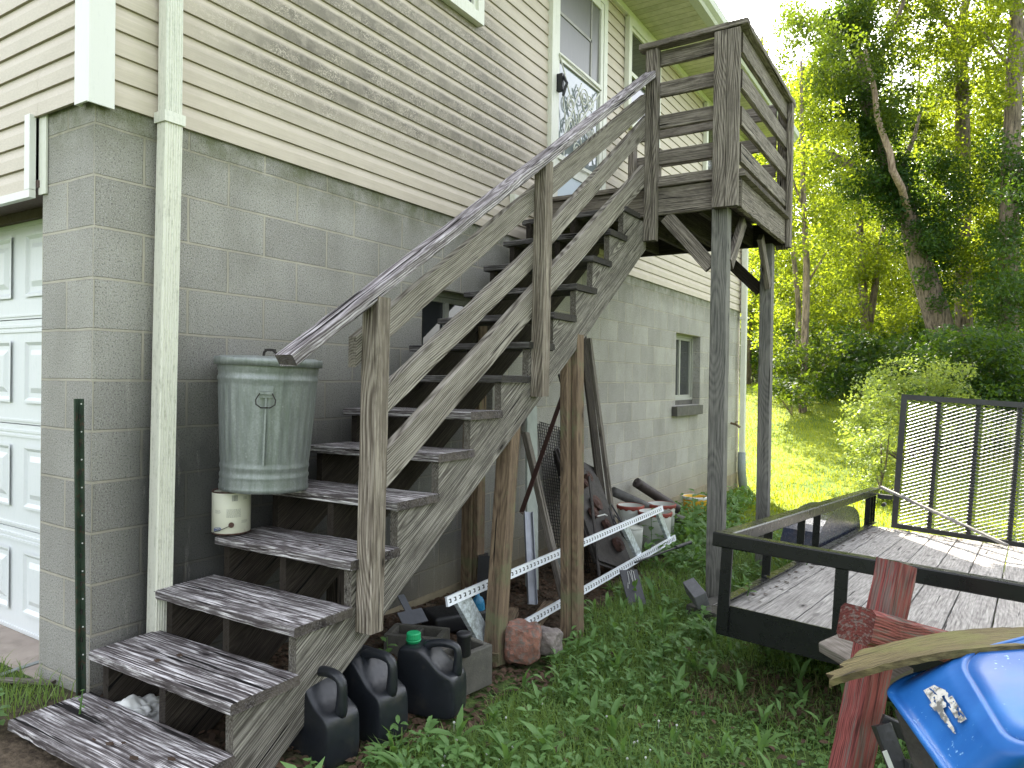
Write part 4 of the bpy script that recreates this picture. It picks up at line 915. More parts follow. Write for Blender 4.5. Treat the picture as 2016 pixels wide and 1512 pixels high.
# ------------------------------------------------------------------ by the garage
gr_ = MB()
for k in range(7): gr_.box((0, k*.05, 0), (1.05, k*.05+.012, .02))
gr_.box((-.01, -.02, .0), (.02, .34, .024)).box((1.03, -.02, .0), (1.06, .34, .024)).box((.50, -.02, .021), (.53, .34, .027))
o = gr_.build('drain_grate', M_GALV, None, rot((-1.05, -.30, -.075), R(6))); tag(o, 'galvanised drain grate lying in grass at the garage apron', 'grate')
o = board('grey_lath', (-.62, -.22, -.03), (-.24, -.02, -.03), .03, .015, W_GREYPL); tag(o, 'short grey lath lying across the drain grate', 'lath')
bm = bmesh.new(); bmesh.ops.create_icosphere(bm, subdivisions=5, radius=.1)
for v in bm.verts: v.co = v.co*(1+.55*mn.noise(v.co*11)+.35*abs(mn.noise(v.co*24))+.1*mn.noise(v.co*60)); v.co.z *= .7
o = bmobj('plastic_bag', bm, M_LABELW, None, rot((.30, .02, -.06)), True); tag(o, 'crumpled white bag under the second step', 'bag')

# ------------------------------------------------------------------ trailer
def nrmz(v): return v/np.linalg.norm(v)
ta = Vector((.06936, .99560, -.06307)); tc = Vector((.99706, -.07125, -.02833)); tn = Vector((.03270, .06092, .99761)); P0 = Vector((1.878, 2.043, .5))
TM = Matrix.Identity(4)
for i in range(3): TM[i][0], TM[i][1], TM[i][2], TM[i][3] = tc[i], ta[i], tn[i], P0[i]
TR_ = thing('utility_trailer', 'black utility trailer with plank bed and raised mesh ramp', 'trailer', (2.8, 4.0, -.35))
def tpart(name, mb, mat, parent=None, smooth=False): return mb.build(name, mat, parent or TR_, TM, smooth)
LT, WT, DK = 4.30, 2.0, -.37
def tubebar(name, p0, p1, w_, h_, mat=M_BLK, ch=.006, parent=None):
    a = TM @ Vector(p0); b = TM @ Vector(p1); return board(name, a, b, w_, h_, mat, upv=tn, parent=parent or TR_, wear=.0003, ch=ch, seg=3)
tubebar('top_rail', (-.005, .035, -.035), (WT, .035, -.035), .075, .070)
tubebar('top_rail', (.037, .074, -.033), (.037, LT, -.033), .075, .066)
tubebar('top_rail', (WT-.037, .074, -.033), (WT-.037, LT, -.033), .075, .066)
tpart('frame_rail', MB().box((0.04, .02, DK-.13), (WT, .03, DK+.02)).box((.04, .03, DK-.13), (WT, .075, DK-.12)), M_BLK)
tpart('frame_rail', MB().box((.03, .03, DK-.12), (.04, LT, DK+.03)).box((.03, .03, DK+.03), (.075, LT, DK+.036)), M_BLK)
tpart('frame_rail', MB().box((WT-.04, .03, DK-.12), (WT-.03, LT, DK+.03)), M_BLK)
for c_ in (.04, .565, 1.30, 1.94): tpart('stake', MB().box((c_, .005, DK-.12), (c_+.055, .0195, -.07)).box((c_, .0195, DK+.02), (c_+.008, .055, -.07)), M_BLK)
for a_ in (.80, 1.55, 1.98, 3.98, 4.11, 4.24):
    tpart('stake', MB().box((.012, a_, DK-.05), (.029, a_+.05, -.066)).box((.029, a_, DK+.04), (.06, a_+.008, -.066)), M_BLK)
    tpart('stake', MB().box((WT-.028, a_, DK-.05), (WT-.012, a_+.05, -.066)), M_BLK)
for k in range(10):
    c_ = .183+.1905*(k-.5)
    if c_+.09 > WT: break
    a = TM @ Vector((c_, .045, DK-.02)); b = TM @ Vector((c_, LT-.03, DK-.02))
    board('floor_plank', a, b, .184, .036, W_TRAIL, upv=tn, parent=TR_, wear=.0022, ch=.004, seg=40)
# fender and wheel
mb = MB(); pts = []
for i in range(17):
    a = math.pi*i/16; pts.append((3.00-.82*math.cos(a), DK-.05+.32*math.sin(a)**.6))
pts = [(2.12, DK-.05)]+[(x, z) for x, z in pts[1:-1]]+[(3.88, DK-.05)]
n = len(pts); mb.add([(-.26, a, z) for a, z in pts]+[(.008, a, z) for a, z in pts]+[(.0081, a, z) for a, z in pts], [(i, i+1, n+i+1, n+i) for i in range(n-1)]+[tuple(2*n+k for k in range(n))])
fe = tpart('fender', mb, plain('fender_paint', (.02, .026, .045), .22, var=.3, grime=(.07, .055, .05), gthr=(.5, .75)))
for sx in (-.245, WT+.06):
    wm = TM @ Matrix.Translation((sx, 3.0, DK-.20)) @ Matrix.Rotation(math.pi/2, 4, 'Y')
    wh = MB().lathe([(.20, 0), (.27, .0), (.295, .02), (.30, .05), (.30, .13), (.295, .16), (.27, .18), (.20, .18)], 40).build('wheel', M_BPL, TR_, wm, True)
    MB().lathe([(.20, .02), (.19, .06), (.09, .08), (.08, .10), (.0001, .10)], 32).build('rim', M_LABELW, wh, wm, True)
tpart('axle', MB().tube([(0, 3.0, DK-.20), (WT, 3.0, DK-.20)], .03, 10), M_BLKM)
# raised mesh ramp
RL = TM @ Vector((.19, LT+.06, DK+.0)); rz_ = Vector((.052, .02, .998)).normalized(); rx_ = Vector((.998, -.0, -.05)).normalized(); rx_ = (rx_-rz_*rx_.dot(rz_)).normalized(); ry_ = rz_.cross(rx_)
RM = Matrix.Identity(4)
for i in range(3): RM[i][0], RM[i][1], RM[i][2], RM[i][3] = rx_[i], ry_[i], rz_[i], RL[i]
RH, RW = 1.30, 1.70
rp_ = MB().box((0, -.02, 0), (RW, .02, .045)).box((0, -.02, RH-.05), (RW, .02, RH)).box((0, -.02, .045), (.05, .02, RH-.05)).box((RW-.05, -.02, .045), (RW, .02, RH-.05)).build('ramp_frame', M_BLKM, TR_, RM)
for k in range(1, 6): c_ = k*.315; MB().box((c_-.02, .002, .046), (c_+.02, .03, RH-.051)).build('ramp_bar', M_BLKM, rp_, RM)
mb = MB(); cw, chh = .075, .034
nz_ = int((RH-.09)/chh*2); 
for j in range(nz_):
    z0_ = .045+j*chh/2; off_ = (j % 2)*cw/2
    for i in range(int((RW-.06)/cw)):
        x0_ = .03+off_+i*cw
        if x0_+cw/2 > RW-.03: continue
        for a_, b_ in (((x0_, z0_), (x0_+cw/2, z0_+chh/2)), ((x0_+cw/2, z0_+chh/2), (x0_+cw, z0_))):
            if b_[0] > RW-.03 or b_[1] > RH-.045: continue
            mb.add([(a_[0], -.010, a_[1]-.0016), (b_[0], -.010, b_[1]-.0016), (b_[0], -.0035, b_[1]+.0022), (a_[0], -.0035, a_[1]+.0022), (a_[0], -.0085, a_[1]-.0030), (b_[0], -.0085, b_[1]-.0030), (b_[0], -.002, b_[1]+.001), (a_[0], -.002, a_[1]+.001)], [(0, 1, 2, 3), (4, 7, 6, 5), (0, 4, 5, 1), (3, 2, 6, 7)])
mb.build('expanded_mesh', M_MESHP, rp_, RM)
tpart('latch', MB().box((.07, LT-.02, -.10), (.19, LT+.06, -.06)).tube([(.12, LT, -.16), (.12, LT+.08, -.16)], .02, 8), M_BLKM)
st0 = TM @ Vector((.09, LT-.02, .012)); st1 = TM @ Vector((1.13, LT-.28, DK+.03))
o = board('loose_stick', st0, st1, .045, .022, W_TRAIL, wear=.004); tag(o, 'bare grey stick propped from the side rail onto the trailer bed', 'stick')
mb = MB()
for k in range(220):
    c_ = .08+abs(rng.normal())*.05 if k < 60 else rng.uniform(.1, 1.6); a_ = rng.uniform(.1, LT-.1) if k < 60 else LT-.08-abs(rng.normal())*.12
    s = .007+rng.random()*.013; an = rng.random()*6.28; p = np.array([c_, a_, DK+.002])
    q = [p+s*np.array([math.cos(an+t), math.sin(an+t), .3*rng.random()]) for t in (0, 1.7, 3.1, 4.6)]
    mb.add(q, [(0, 1, 2, 3)])
o = mb.build('leaf_debris', L_DEAD, None, TM); tag(o, 'dry leaf debris along the edges of the trailer bed', 'leaves', kind='stuff')

# ------------------------------------------------------------------ red cross post, board, tub
rc = thing('red_cross_post', 'red painted timber cross post leaning in front of the trailer', 'post', at(1640, 1512, 1.6)*[1, 1, 0]+[0, 0, -.33])
pt, pb = at(1766, 1108, 2.12), at(1672, 1560, 2.02); dd = nrmz(pb-pt); pe = pt+dd*1.35
side = nrmz(np.cross(dd, fw)); 
def twist(deg): 
    a = math.radians(deg); b = -fw; b = b-dd*(b@dd); b = nrmz(b); s = np.cross(dd, b); return b*math.cos(a)+s*math.sin(a)
board('upright', pt, pt+dd*.165, .085, .085, W_RED, upv=twist(-12), parent=rc, wear=.003, ch=.009)
c0_ = pt+dd*.175
board('upright', pt+dd*.17-twist(-12)*.02, pe, .085, .085, W_RED, upv=twist(-12), parent=rc, wear=.003, ch=.007)
board('crosspiece', at(1684, 1228, 1.93), at(1975, 1300, 2.75), .095, .095, W_RED, upv=(0, 0, 1), parent=rc, wear=.003, ch=.012)
o = board('loose_plank', at(1640, 1262, 2.35), at(1770, 1340, 2.12), .12, .035, W_GREYPL, upv=(0, -.3, 1)); tag(o, 'short grey plank end resting on the trailer front behind the red post', 'plank')
# mossy board
V = []; nu, nv = 40, 8
A, B_, Cc, D = at(1692, 1280, 1.80), at(2080, 1236, 1.82), at(1622, 1342, 1.58), at(2080, 1268, 1.46)
for th in (0, 1):
    for i in range(nu+1):
        for j in range(nv+1):
            u_, v_ = i/nu, j/nv; p = (A*(1-u_)+B_*u_)*(1-v_)+(Cc*(1-u_)+D*u_)*v_
            p = p+up*.022*math.sin(u_*math.pi)*(1 if True else 0)
            if i == 0: p = p+rt*(.030*mn.noise(Vector((j*.9, th*.3, 5)))+.02*mn.noise(Vector((j*3.3, 1, 5))))
            p = p+np.array([0, 0, -.016*th])+up*.002*mn.noise(Vector((u_*20, v_*6, th)))
            V.append(p)
w_ = nv+1; K = (nu+1)*w_; Fc = []
for i in range(nu):
    for j in range(nv):
        a = i*w_+j; Fc += [(a, a+w_, a+w_+1, a+1), (K+a, K+a+1, K+a+w_+1, K+a+w_)]
for i in range(nu):
    a = i*w_; Fc += [(a, K+a, K+a+w_, a+w_), (a+nv, a+w_+nv, K+a+w_+nv, K+a+nv)]
for j in range(nv): Fc += [(j, j+1, K+j+1, K+j), (nu*w_+j, K+nu*w_+j, K+nu*w_+j+1, nu*w_+j+1)]
# local frame with X along the board so that the grain follows it
m, L = frame(A, B_, (0, 0, 1)); inv = m.inverted()
o = mesh('mossy_board', [tuple(inv @ Vector([float(c) for c in v])) for v in V], Fc, W_PLY, None, m); tag(o, 'warped mossy board with a rotted end resting on the blue tub', 'board')
# blue tub
tb = thing('blue_tub', 'blue plastic tub upturned on a dark frame, torn sticker on its side', 'tub', at(1900, 1512, 1.6)*[1, 1, 0]+[0, 0, -.33])
L0, L1 = at(1742, 1345, 1.60), at(1905, 1570, 1.22); e1 = nrmz(L1-L0)
LIP = [L0, L1, L1+(at(2330, 1420, 1.25)-at(1905, 1570, 1.22)), at(2200, 1240, 1.75)]
BAS = [at(1866, 1288, 1.52), at(1990, 1500, 1.16), at(2300, 1380, 1.16), at(2150, 1215, 1.58)]
def rloop(Q, rad, n=10):
    P = []
    cs = [(rad, rad, math.pi), (1-rad, rad, 1.5*math.pi), (1-rad, 1-rad, 0), (rad, 1-rad, .5*math.pi)]
    for cx, cy, a0_ in cs:
        for i in range(n+1):
            a = a0_+i/n*math.pi/2; s, t_ = cx+rad*math.cos(a), cy+rad*math.sin(a)
            P.append(Q[0]*(1-s)*(1-t_)+Q[1]*s*(1-t_)+Q[2]*s*t_+Q[3]*(1-s)*t_)
    return P
lc = sum(LIP)/4; bc = sum(BAS)/4; ax = nrmz(bc-lc)
lip = np.array(rloop(LIP, .16)); bas = np.array(rloop(BAS, .22)); k = len(lip)
rows = [lip+(lip-lc)*.045-ax*.004, lip+(lip-lc)*.055+ax*.006, lip+(lip-lc)*.04+ax*.016, lip+(lip-lc)*.0+ax*.014]
for s in np.linspace(.06, .90, 9): rows.append(lip*(1-s)+bas*s)
rows.append(bas*1.0-ax*.008); rows.append(bas+(bc-bas)*.04+ax*.002); rows.append(bas+(bc-bas)*.10+ax*.004)
rows.append(bas+(bc-bas)*.115-ax*.003); rows.append(bas+(bc-bas)*.13+ax*.004)
for s in (.3, .5, .7, .9, .99): rows.append(bas+(bc-bas)*s+ax*.006)
V = np.concatenate(rows); Fc = [(i*k+j, i*k+(j+1) % k, (i+1)*k+(j+1) % k, (i+1)*k+j) for i in range(len(rows)-1) for j in range(k)]
o = mesh('tub_shell', V, Fc, M_TUB, tb, None, True); sm = o.modifiers.new('t', 'SOLIDIFY'); sm.thickness = .004
# sticker: ragged patch laid on the long side wall
def wallp(s, t_, o_=.003):   # s along lip edge 0..1, t_ from lip to base
    p = (LIP[0]*(1-s)+LIP[1]*s)*(1-t_)+(BAS[0]*(1-s)+BAS[1]*s)*t_; nn = nrmz(np.cross(e1, BAS[0]-LIP[0])); nn = nn*np.sign(nn@(CAM-p)); return p+nn*o_
V = []; Fc = []; n = 46; ids = {}
for i in range(n):
    for j in range(n):
        s, t_ = .24+.42*i/n, .30+.50*j/n; u_, v_ = i/n, j/n
        ok = (u_ < .5 and .25 < v_ < .86 - abs(u_-.25)) or (.3 < u_ < .98 and .10+.35*u_*.6 < v_ < .50-.12*u_) or (.35 < u_ < .88 and .62 < v_ < .9)
        q = mn.noise(Vector((u_*7, v_*7, 2)))+.5*mn.noise(Vector((u_*16, v_*16, 4)))
        if ok and q > -.32:
            a = len(V); V += [wallp(s, t_, .0065), wallp(s+.42/n, t_, .0065), wallp(s+.42/n, t_+.50/n, .0065), wallp(s, t_+.50/n, .0065)]; Fc.append((a, a+1, a+2, a+3))
mesh('torn_sticker', V, Fc, M_PATCH, tb)
fr2 = thing('dark_steel_frame', 'dark steel frame and strut holding up the blue tub', 'frame', at(1850, 1512, 1.7)*[1, 1, 0]+[0, 0, -.33])
board('strut', at(1782, 1395, 1.78), at(1850, 1600, 1.70), .05, .012, M_DKRUST, upv=-fw, parent=fr2); board('side_bar', at(1735, 1425, 1.9), at(1800, 1600, 1.82), .045, .03, M_BLKM, upv=-fw, parent=fr2)
board('cross_bar', at(1735, 1420, 1.92), at(1860, 1478, 1.86), .04, .025, M_BLKM, upv=-fw, parent=fr2); board('cross_bar', at(1775, 1520, 1.9), at(1900, 1560, 1.86), .04, .025, M_BLKM, upv=-fw, parent=fr2)
board('leg', at(1800, 1500, 1.84), at(1790, 2150, 1.75), .04, .03, M_BLKM, upv=-fw, parent=fr2); board('leg', at(1900, 1500, 1.70), at(1890, 2150, 1.65), .04, .03, M_BLKM, upv=-fw, parent=fr2)
m, L = frame(at(1741, 1478, 1.79), at(1762, 1530, 1.78), -fw); MB().box((0, -.006, 0), (L, .006, .002)).build('label_strip', M_LABELW, fr2, m)

# ------------------------------------------------------------------ trees and shrubs
def to_w(pts, f): return [at(*p) if len(p) == 3 else at(*p, f) for p in pts]
def tree(name, label, f, trunk, rad, limbs, crowns, per, lsize, mats, group=None, bark=M_BARK, cat='tree', upb=.25):
    P = to_w(trunk, f); t = thing(name, label, cat, (P[0][0], P[0][1], gz(P[0][0], P[0][1])), group)
    p0 = P[0].copy(); p0[2] = gz(p0[0], p0[1])-.3; path = [p0]+P
    rs = list(np.interp(np.linspace(0, 1, len(path)), np.linspace(0, 1, len(rad)), rad)); mb = MB(); mb.tube(path, rs, 12)
    for lp, r0, r1 in limbs:
        q = [at(*p) if len(p) == 3 else at(p[0], p[1], f) for p in lp]; mb.tube(q, list(np.linspace(r0, r1, len(q))), 8)
    mb.build('trunk', bark, t, None, True)
    for cr, mat in zip(crowns, mats):
        cs = []
        for (px, py, rx, ry, dz, n, r) in cr:
            for _ in range(int(n*1.15)):
                a = rng.random()*6.28; q = rng.random()**.5; ff = f+rng.normal()*dz
                c_ = at(px+math.cos(a)*q*rx, py+math.sin(a)*q*ry, ff); rr = r*rng.uniform(.5, 1.3); cs.append((*c_, rr))
        leafobj('crown', clusters(cs, per*1.9), lsize*.68, mat, t, upb=upb, asp=.62)
        # twigs joining clusters to the trunk
    return t
# great ivy-clad tree
tree('ivy_clad_tree', 'huge leaning tree wrapped in dark ivy beside the pale dead stem', 20., [(1880, 740), (1862, 680), (1838, 600), (1812, 520), (1795, 450), (1770, 380), (1735, 290), (1705, 200), (1688, 120), (1675, 20), (1660, -120), (1640, -260)], [.42, .40, .36, .34, .30, .28, .25, .2, .17, .12, .08, .05],
     [([(1740, 370), (1690, 335), (1650, 315), (1600, 285), (1560, 245)], .17, .10), ([(1780, 385), (1775, 330), (1800, 270), (1812, 220)], .09, .04), ([(1690, 180), (1665, 130), (1640, 40)], .10, .05), ([(1700, 160), (1760, 60), (1800, -60)], .09, .04)],
     [[(1668, 80, 45, 110, .5, 34, .42), (1700, 200, 50, 90, .5, 32, .45), (1735, 300, 50, 80, .5, 30, .45), (1772, 400, 42, 90, .5, 26, .42), (1840, 400, 50, 110, .6, 28, .45), (1850, 520, 40, 90, .6, 20, .45), (1700, 380, 60, 50, .6, 18, .4)],
      [(1640, 60, 80, 120, 1.3, 26, .55), (1580, 110, 60, 80, 1., 9, .4), (1620, 220, 70, 110, 1.3, 22, .5), (1760, 60, 90, 90, 1.3, 22, .5), (1820, 200, 70, 90, 1.2, 18, .5)]], 620, .12, [L_IVY, L_MID])
tree('dead_tree', 'bare pale dead stem snapped off at the top in front of the ivy', 19., [(1878, 760, 21.2), (1836, 600, 21), (1806, 480, 20.4), (1786, 410, 19.6), (1775, 370, 19), (1757, 335, 18.8), (1752, 300, 18.8), (1736, 258, 18.8), (1727, 228, 18.8), (1722, 180, 18.8), (1712, 135, 18.8), (1703, 98, 18.8)], [.10, .10, .10, .10, .095, .09, .085, .08, .075, .07, .06, .045],
     [], [], 1, .1, [], bark=M_SNAG)
G1 = 'slim trees at the edge of the wood'
tree('slim_tree', 'slim straight tree just right of the landing post with yellow green leaves', 17., [(1583, 700), (1587, 600), (1588, 520), (1582, 400), (1579, 260), (1577, 120)], [.09, .085, .08, .07, .05, .03],
     [([(1583, 420), (1560, 350), (1530, 300)], .03, .015), ([(1588, 560), (1625, 500), (1650, 470)], .03, .015)],
     [[(1530, 330, 70, 100, 1., 20, .38), (1610, 420, 80, 130, 1., 36, .40), (1640, 300, 60, 60, 1., 14, .36), (1500, 560, 50, 80, 1., 13, .36), (1545, 220, 50, 60, .9, 10, .3), (1600, 200, 50, 70, 1., 12, .35)]], 470, .11, [L_BRIGHT], G1)
tree('slim_tree', 'thin crooked tree close behind the right deck leg', 18.5, [(1570, 720), (1572, 600), (1562, 500), (1556, 400), (1560, 300)], [.07, .07, .06, .05, .03], [],
     [[(1545, 470, 70, 120, 1.2, 20, .4), (1500, 640, 50, 70, 1., 12, .4), (1640, 560, 50, 70, 1., 12, .4), (1480, 460, 40, 90, 1, 10, .35)]], 450, .11, [L_BRIGHT], G1)
tree('slim_tree', 'forked dark trunk standing between the slim trees and the ivy tree', 24., [(1706, 720), (1704, 640), (1698, 560), (1694, 470), (1690, 380), (1680, 300)], [.17, .16, .14, .12, .1, .05],
     [([(1708, 660), (1722, 570), (1734, 480), (1745, 420)], .13, .06)],
     [[(1690, 440, 90, 80, 1.5, 30, .55), (1640, 540, 70, 80, 1.5, 22, .5), (1740, 560, 70, 100, 1.5, 26, .5), (1650, 640, 90, 50, 1.4, 24, .5)]], 430, .13, [L_BRIGHT], G1)
tree('broad_tree', 'tall forked tree whose crown fills the top right corner', 22., [(1900, 760), (1897, 600), (1896, 400), (1895, 250), (1893, 140), (1888, 75), (1910, -40), (1930, -200)], [.26, .25, .24, .22, .2, .17, .1, .05],
     [([(1888, 80), (1870, 50), (1840, 20), (1800, -10)], .12, .06), ([(1893, 130), (1930, 70), (1975, 20)], .08, .03)],
     [[(1860, 60, 110, 90, 1.6, 34, .55), (1960, 130, 90, 110, 1.6, 34, .55), (1880, 260, 100, 80, 1.5, 28, .55), (1790, -20, 90, 60, 1.5, 16, .5), (1920, -120, 150, 90, 2., 36, .7)],
      [(1900, 420, 90, 110, 1.5, 34, .55), (1960, 320, 70, 90, 1.4, 24, .5), (1940, 540, 90, 80, 1.5, 26, .5)]], 470, .13, [L_BRIGHT, L_BRIGHT])
tree('broad_tree', 'thick straight trunk at the right edge of the photo, vines on it', 19., [(1985, 760), (1985, 500), (1990, 330), (1998, 120), (2003, 60), (1995, -40), (1985, -200)], [.26, .25, .24, .2, .18, .14, .08],
     [([(2000, 140), (1960, 100), (1935, 60)], .06, .03)],
     [[(2010, 60, 60, 120, 1.3, 22, .5), (1960, -80, 120, 70, 1.5, 22, .6)], [(1990, 380, 60, 130, 1.1, 30, .5), (1985, 560, 70, 100, 1., 30, .5), (2090, 300, 70, 300, 1.2, 30, .6)]], 480, .12, [L_BRIGHT, L_IVY])
tree('broad_tree', 'leafy tree reaching over the roof behind the landing corner', 25., [(1470, 780), (1475, 600), (1480, 400), (1490, 260), (1500, 160)], [.14, .13, .11, .08, .04], [([(1490, 260), (1520, 180), (1560, 130)], .04, .02)],
     [[(1510, 330, 80, 90, 1.5, 34, .5), (1500, 520, 90, 120, 1.5, 44, .5), (1505, 170, 55, 60, 1.2, 14, .33), (1545, 125, 45, 45, 1., 9, .28), (1480, 90, 25, 25, .6, 4, .25), (1440, 660, 60, 90, 1.5, 20, .6), (1580, 300, 60, 120, 1.5, 26, .45)]], 400, .13, [L_BRIGHT])
tree('leaning_bough', 'leafy bough hanging in from the top edge against the white sky', 14., [(1700, -420), (1640, -260), (1600, -120), (1570, -40), (1556, 0)], [.06, .05, .03, .02, .008], [],
     [[(1575, -10, 26, 26, .3, 7, .22), (1556, 22, 16, 12, .2, 3, .14), (1640, -60, 50, 30, .4, 12, .25)]], 700, .085, [L_MID], cat='bough') if False else None
# background wood: individual trees further off, sharing crown meshes
BG = 'trees further back in the wood'
base = tree('wood_tree', 'tall yellow green tree deep in the wood', 32., [(1500, 745), (1500, 600), (1502, 400), (1505, 200), (1500, 60)], [.16, .15, .12, .09, .04], [],
     [[(1500, 560, 110, 90, 2.2, 34, .8), (1500, 400, 100, 110, 2.2, 30, .8), (1505, 250, 90, 90, 2., 16, .7), (1500, 660, 130, 60, 2., 30, .8)]], 210, .17, [L_BRIGHT], BG)
def dup(root, loc, rz, sc, label):
    r = root.copy(); C.objects.link(r); r['label'] = label
    r.location = loc; r.rotation_euler = (0, 0, rz); r.scale = (sc, sc, sc*rng.uniform(.9, 1.1))
    for ch in root.children:
        c_ = ch.copy(); C.objects.link(c_); c_.parent = r; c_.matrix_parent_inverse = ch.matrix_parent_inverse.copy()
    return r
for px, f, sc, rz, lb in ((1600, 34, 1.0, 1.2, 'yellow green tree deep in the wood behind the slim trees'), (1690, 36, 1.15, 2.4, 'tree deep in the wood behind the forked dark trunk'), (1790, 38, 1.2, 3.9, 'tree deep in the wood behind the pale dead stem'),
                   (1880, 35, 1.1, 5.0, 'tree deep in the wood behind the tall forked tree'), (1985, 36, 1.2, .6, 'tree deep in the wood behind the trunk at the right edge'), (2100, 33, 1.2, 2.0, 'tree deep in the wood just past the right edge'),
                   (1740, 46, 1.3, 4.4, 'farthest tree in the middle of the wood'), (1640, 48, 1.2, 3.1, 'farthest tree on the left of the wood'), (1400, 34, 1.0, 5.6, 'tree in the wood half hidden by the house corner')):
    p = at(px, 745, f); dup(base, (p[0], p[1], float(gz(p[0], p[1]))), rz, sc, lb)
# trees on the open side of the yard for the glass to mirror; more added unseen to block sky light
for x, y, sc, rz, lb in ((24, 8, 1.1, 1., 'tree across the yard mirrored in the door glass'), (23, 0, 1., 2.5, 'tree across the yard opposite the stairs'), (21, -7, 1.05, 4., 'unseen tree right of and behind the viewer, added to block sky light'), (15, -16, 1., 5.2, 'unseen tree far behind the viewer on the right, added to block sky light'), (5, -21, 1.1, .4, 'unseen tree straight behind the viewer, added to block sky light'), (-7, -22, 1., 2., 'unseen tree behind the viewer across the driveway, added to block sky light'), (25, 15, 1.1, 3., 'unseen tree across the yard beyond the trailer, added to block sky light')):
    dup(base, (x, y, -.4), rz, sc, lb)
def shrub(name, label, crown, per, lsize, mat, f, group=None, upb=.4, stems=7, cat='shrub', **k):
    px0 = sum(c[0] for c in crown)/len(crown); b = at(px0, 800, f); bz = float(gz(b[0], b[1])); t = thing(name, label, cat, (b[0], b[1], bz), group); cs = []
    for (px, py, rx, ry, dz, n, r) in crown:
        for _ in range(n):
            a = rng.random()*6.28; q = rng.random()**.5; c_ = at(px+math.cos(a)*q*rx, py+math.sin(a)*q*ry, f+rng.normal()*dz); c_[2] = max(c_[2], bz+.05); cs.append((*c_, r*rng.uniform(.5, 1.3)))
    leafobj('foliage', clusters(cs, per), lsize, mat, t, upb=upb, **k)
    mb = MB()
    for c_ in rng.permutation(len(cs))[:stems]: e_ = np.array(cs[c_][:3]); mb.tube([(b[0]+rng.normal()*.1, b[1]+rng.normal()*.1, bz-.1), (b*.5+e_*.5)*[1, 1, 0]+[0, 0, (bz+e_[2])/2], e_], [.02, .014, .006], 6)
    mb.build('stem', M_BARK, t); return t
shrub('pale_shrub', 'pale green arching shrub behind the top of the mesh ramp', [(1800, 760, 110, 50, .5, 34, .24), (1730, 830, 70, 60, .5, 30, .24), (1880, 740, 60, 30, .4, 12, .2), (1700, 830, 30, 20, .3, 6, .2), (1800, 850, 110, 60, .6, 30, .26), (1920, 850, 90, 70, .6, 24, .28)], 1500, .06, L_PALE, 12.5)
shrub('leafy_weed_clump', 'bright leafy weed clump at the left corner of the ramp', [(1720, 890, 40, 60, .3, 24, .16), (1740, 800, 20, 30, .2, 6, .12), (1760, 960, 70, 30, .3, 20, .16)], 2600, .065, L_PALE, 10.5, asp=.3, cat='plant')
shrub('undergrowth_bush', 'dark bush seen through the mesh ramp', [(1870, 880, 90, 70, .6, 40, .32), (1960, 900, 80, 80, .6, 40, .34), (2060, 860, 60, 100, .6, 26, .34)], 900, .08, L_MID, 13.5)
shrub('ivy_mound', 'dark mound of ivy in front of the leaning trunk', [(1920, 700, 110, 50, .8, 46, .4), (1850, 740, 60, 50, .7, 20, .35), (2000, 760, 80, 60, .8, 34, .42), (1900, 800, 120, 40, .8, 30, .4)], 800, .10, L_IVY, 16.)
shrub('undergrowth_bush', 'dark green bush under the slim trees at the lawn edge', [(1570, 740, 55, 45, .8, 30, .38), (1600, 690, 50, 40, .8, 18, .36), (1530, 770, 30, 20, .6, 8, .25)], 700, .10, L_MID, 17.)
shrub('undergrowth_bush', 'shadowed bush between the slim trees and the pale shrub', [(1660, 760, 70, 40, .9, 36, .42), (1720, 720, 80, 50, 1., 36, .45), (1640, 700, 60, 50, 1., 20, .4)], 560, .12, L_IVY, 20.)
shrub('undergrowth_bush', 'low bush at the far end of the lawn by the house corner', [(1480, 715, 50, 30, 1., 24, .45)], 420, .13, L_MID, 27.)
shrub('undergrowth_bush', 'dark understorey far behind the forked trunk', [(1680, 700, 220, 70, 1.6, 90, .7), (1900, 700, 160, 70, 1.6, 50, .7)], 330, .16, L_IVY, 28.)

cs = []
for _ in range(520):
    x_ = rng.uniform(-22, 26); y_ = 44+rng.random()*10+abs(x_)*.15; h_ = rng.random()**1.4*9.5; cs.append((x_, y_, float(gz(x_, y_))+h_, rng.uniform(.8, 1.7)))
o = leafobj('far_wood', clusters(cs, 190), .17, L_MID, None, upb=.3, asp=.6); tag(o, 'far wood seen as one green mass through the tree trunks', 'woodland', kind='stuff')
# ------------------------------------------------------------------ ground cover
def blades(name, P, h, w_, mat, lean_=.35):
    n = len(P); an = rng.random(n)*6.283; hh = h*(.5+rng.random(n)); d = np.stack([np.cos(an), np.sin(an), np.zeros(n)], 1); s = np.stack([-np.sin(an), np.cos(an), np.zeros(n)], 1)
    ln = (lean_*(.3+rng.random(n)*1.3)*hh)[:, None]; H_ = np.zeros((n, 3)); H_[:, 2] = hh; ww = (w_*(.6+.8*rng.random(n)))[:, None]
    V = np.empty((n, 5, 3)); V[:, 0] = P-s*ww/2; V[:, 1] = P+s*ww/2; V[:, 2] = P+s*ww*.4+H_*.6+d*ln*.35; V[:, 3] = P-s*ww*.4+H_*.6+d*ln*.35; V[:, 4] = P+H_*(1-.25*lean_)+d*ln
    b = (np.arange(n)*5)[:, None]; Fc = np.stack([b+[0, 1, 2], b+[0, 2, 3], b+[3, 2, 4]], 1).reshape(-1, 3)
    o = fastmesh(name, V.reshape(-1, 3), Fc, mat, np.repeat(rng.random(n), 5)); return o
def onground(x, y, dz=0.): return np.stack([x, y, gz(x, y)+dz], 1)
def dens(x, y): return np.array([mn.noise(Vector((a*1.1, b*1.1, 3.3)))*.5+.5 for a, b in zip(x, y)])
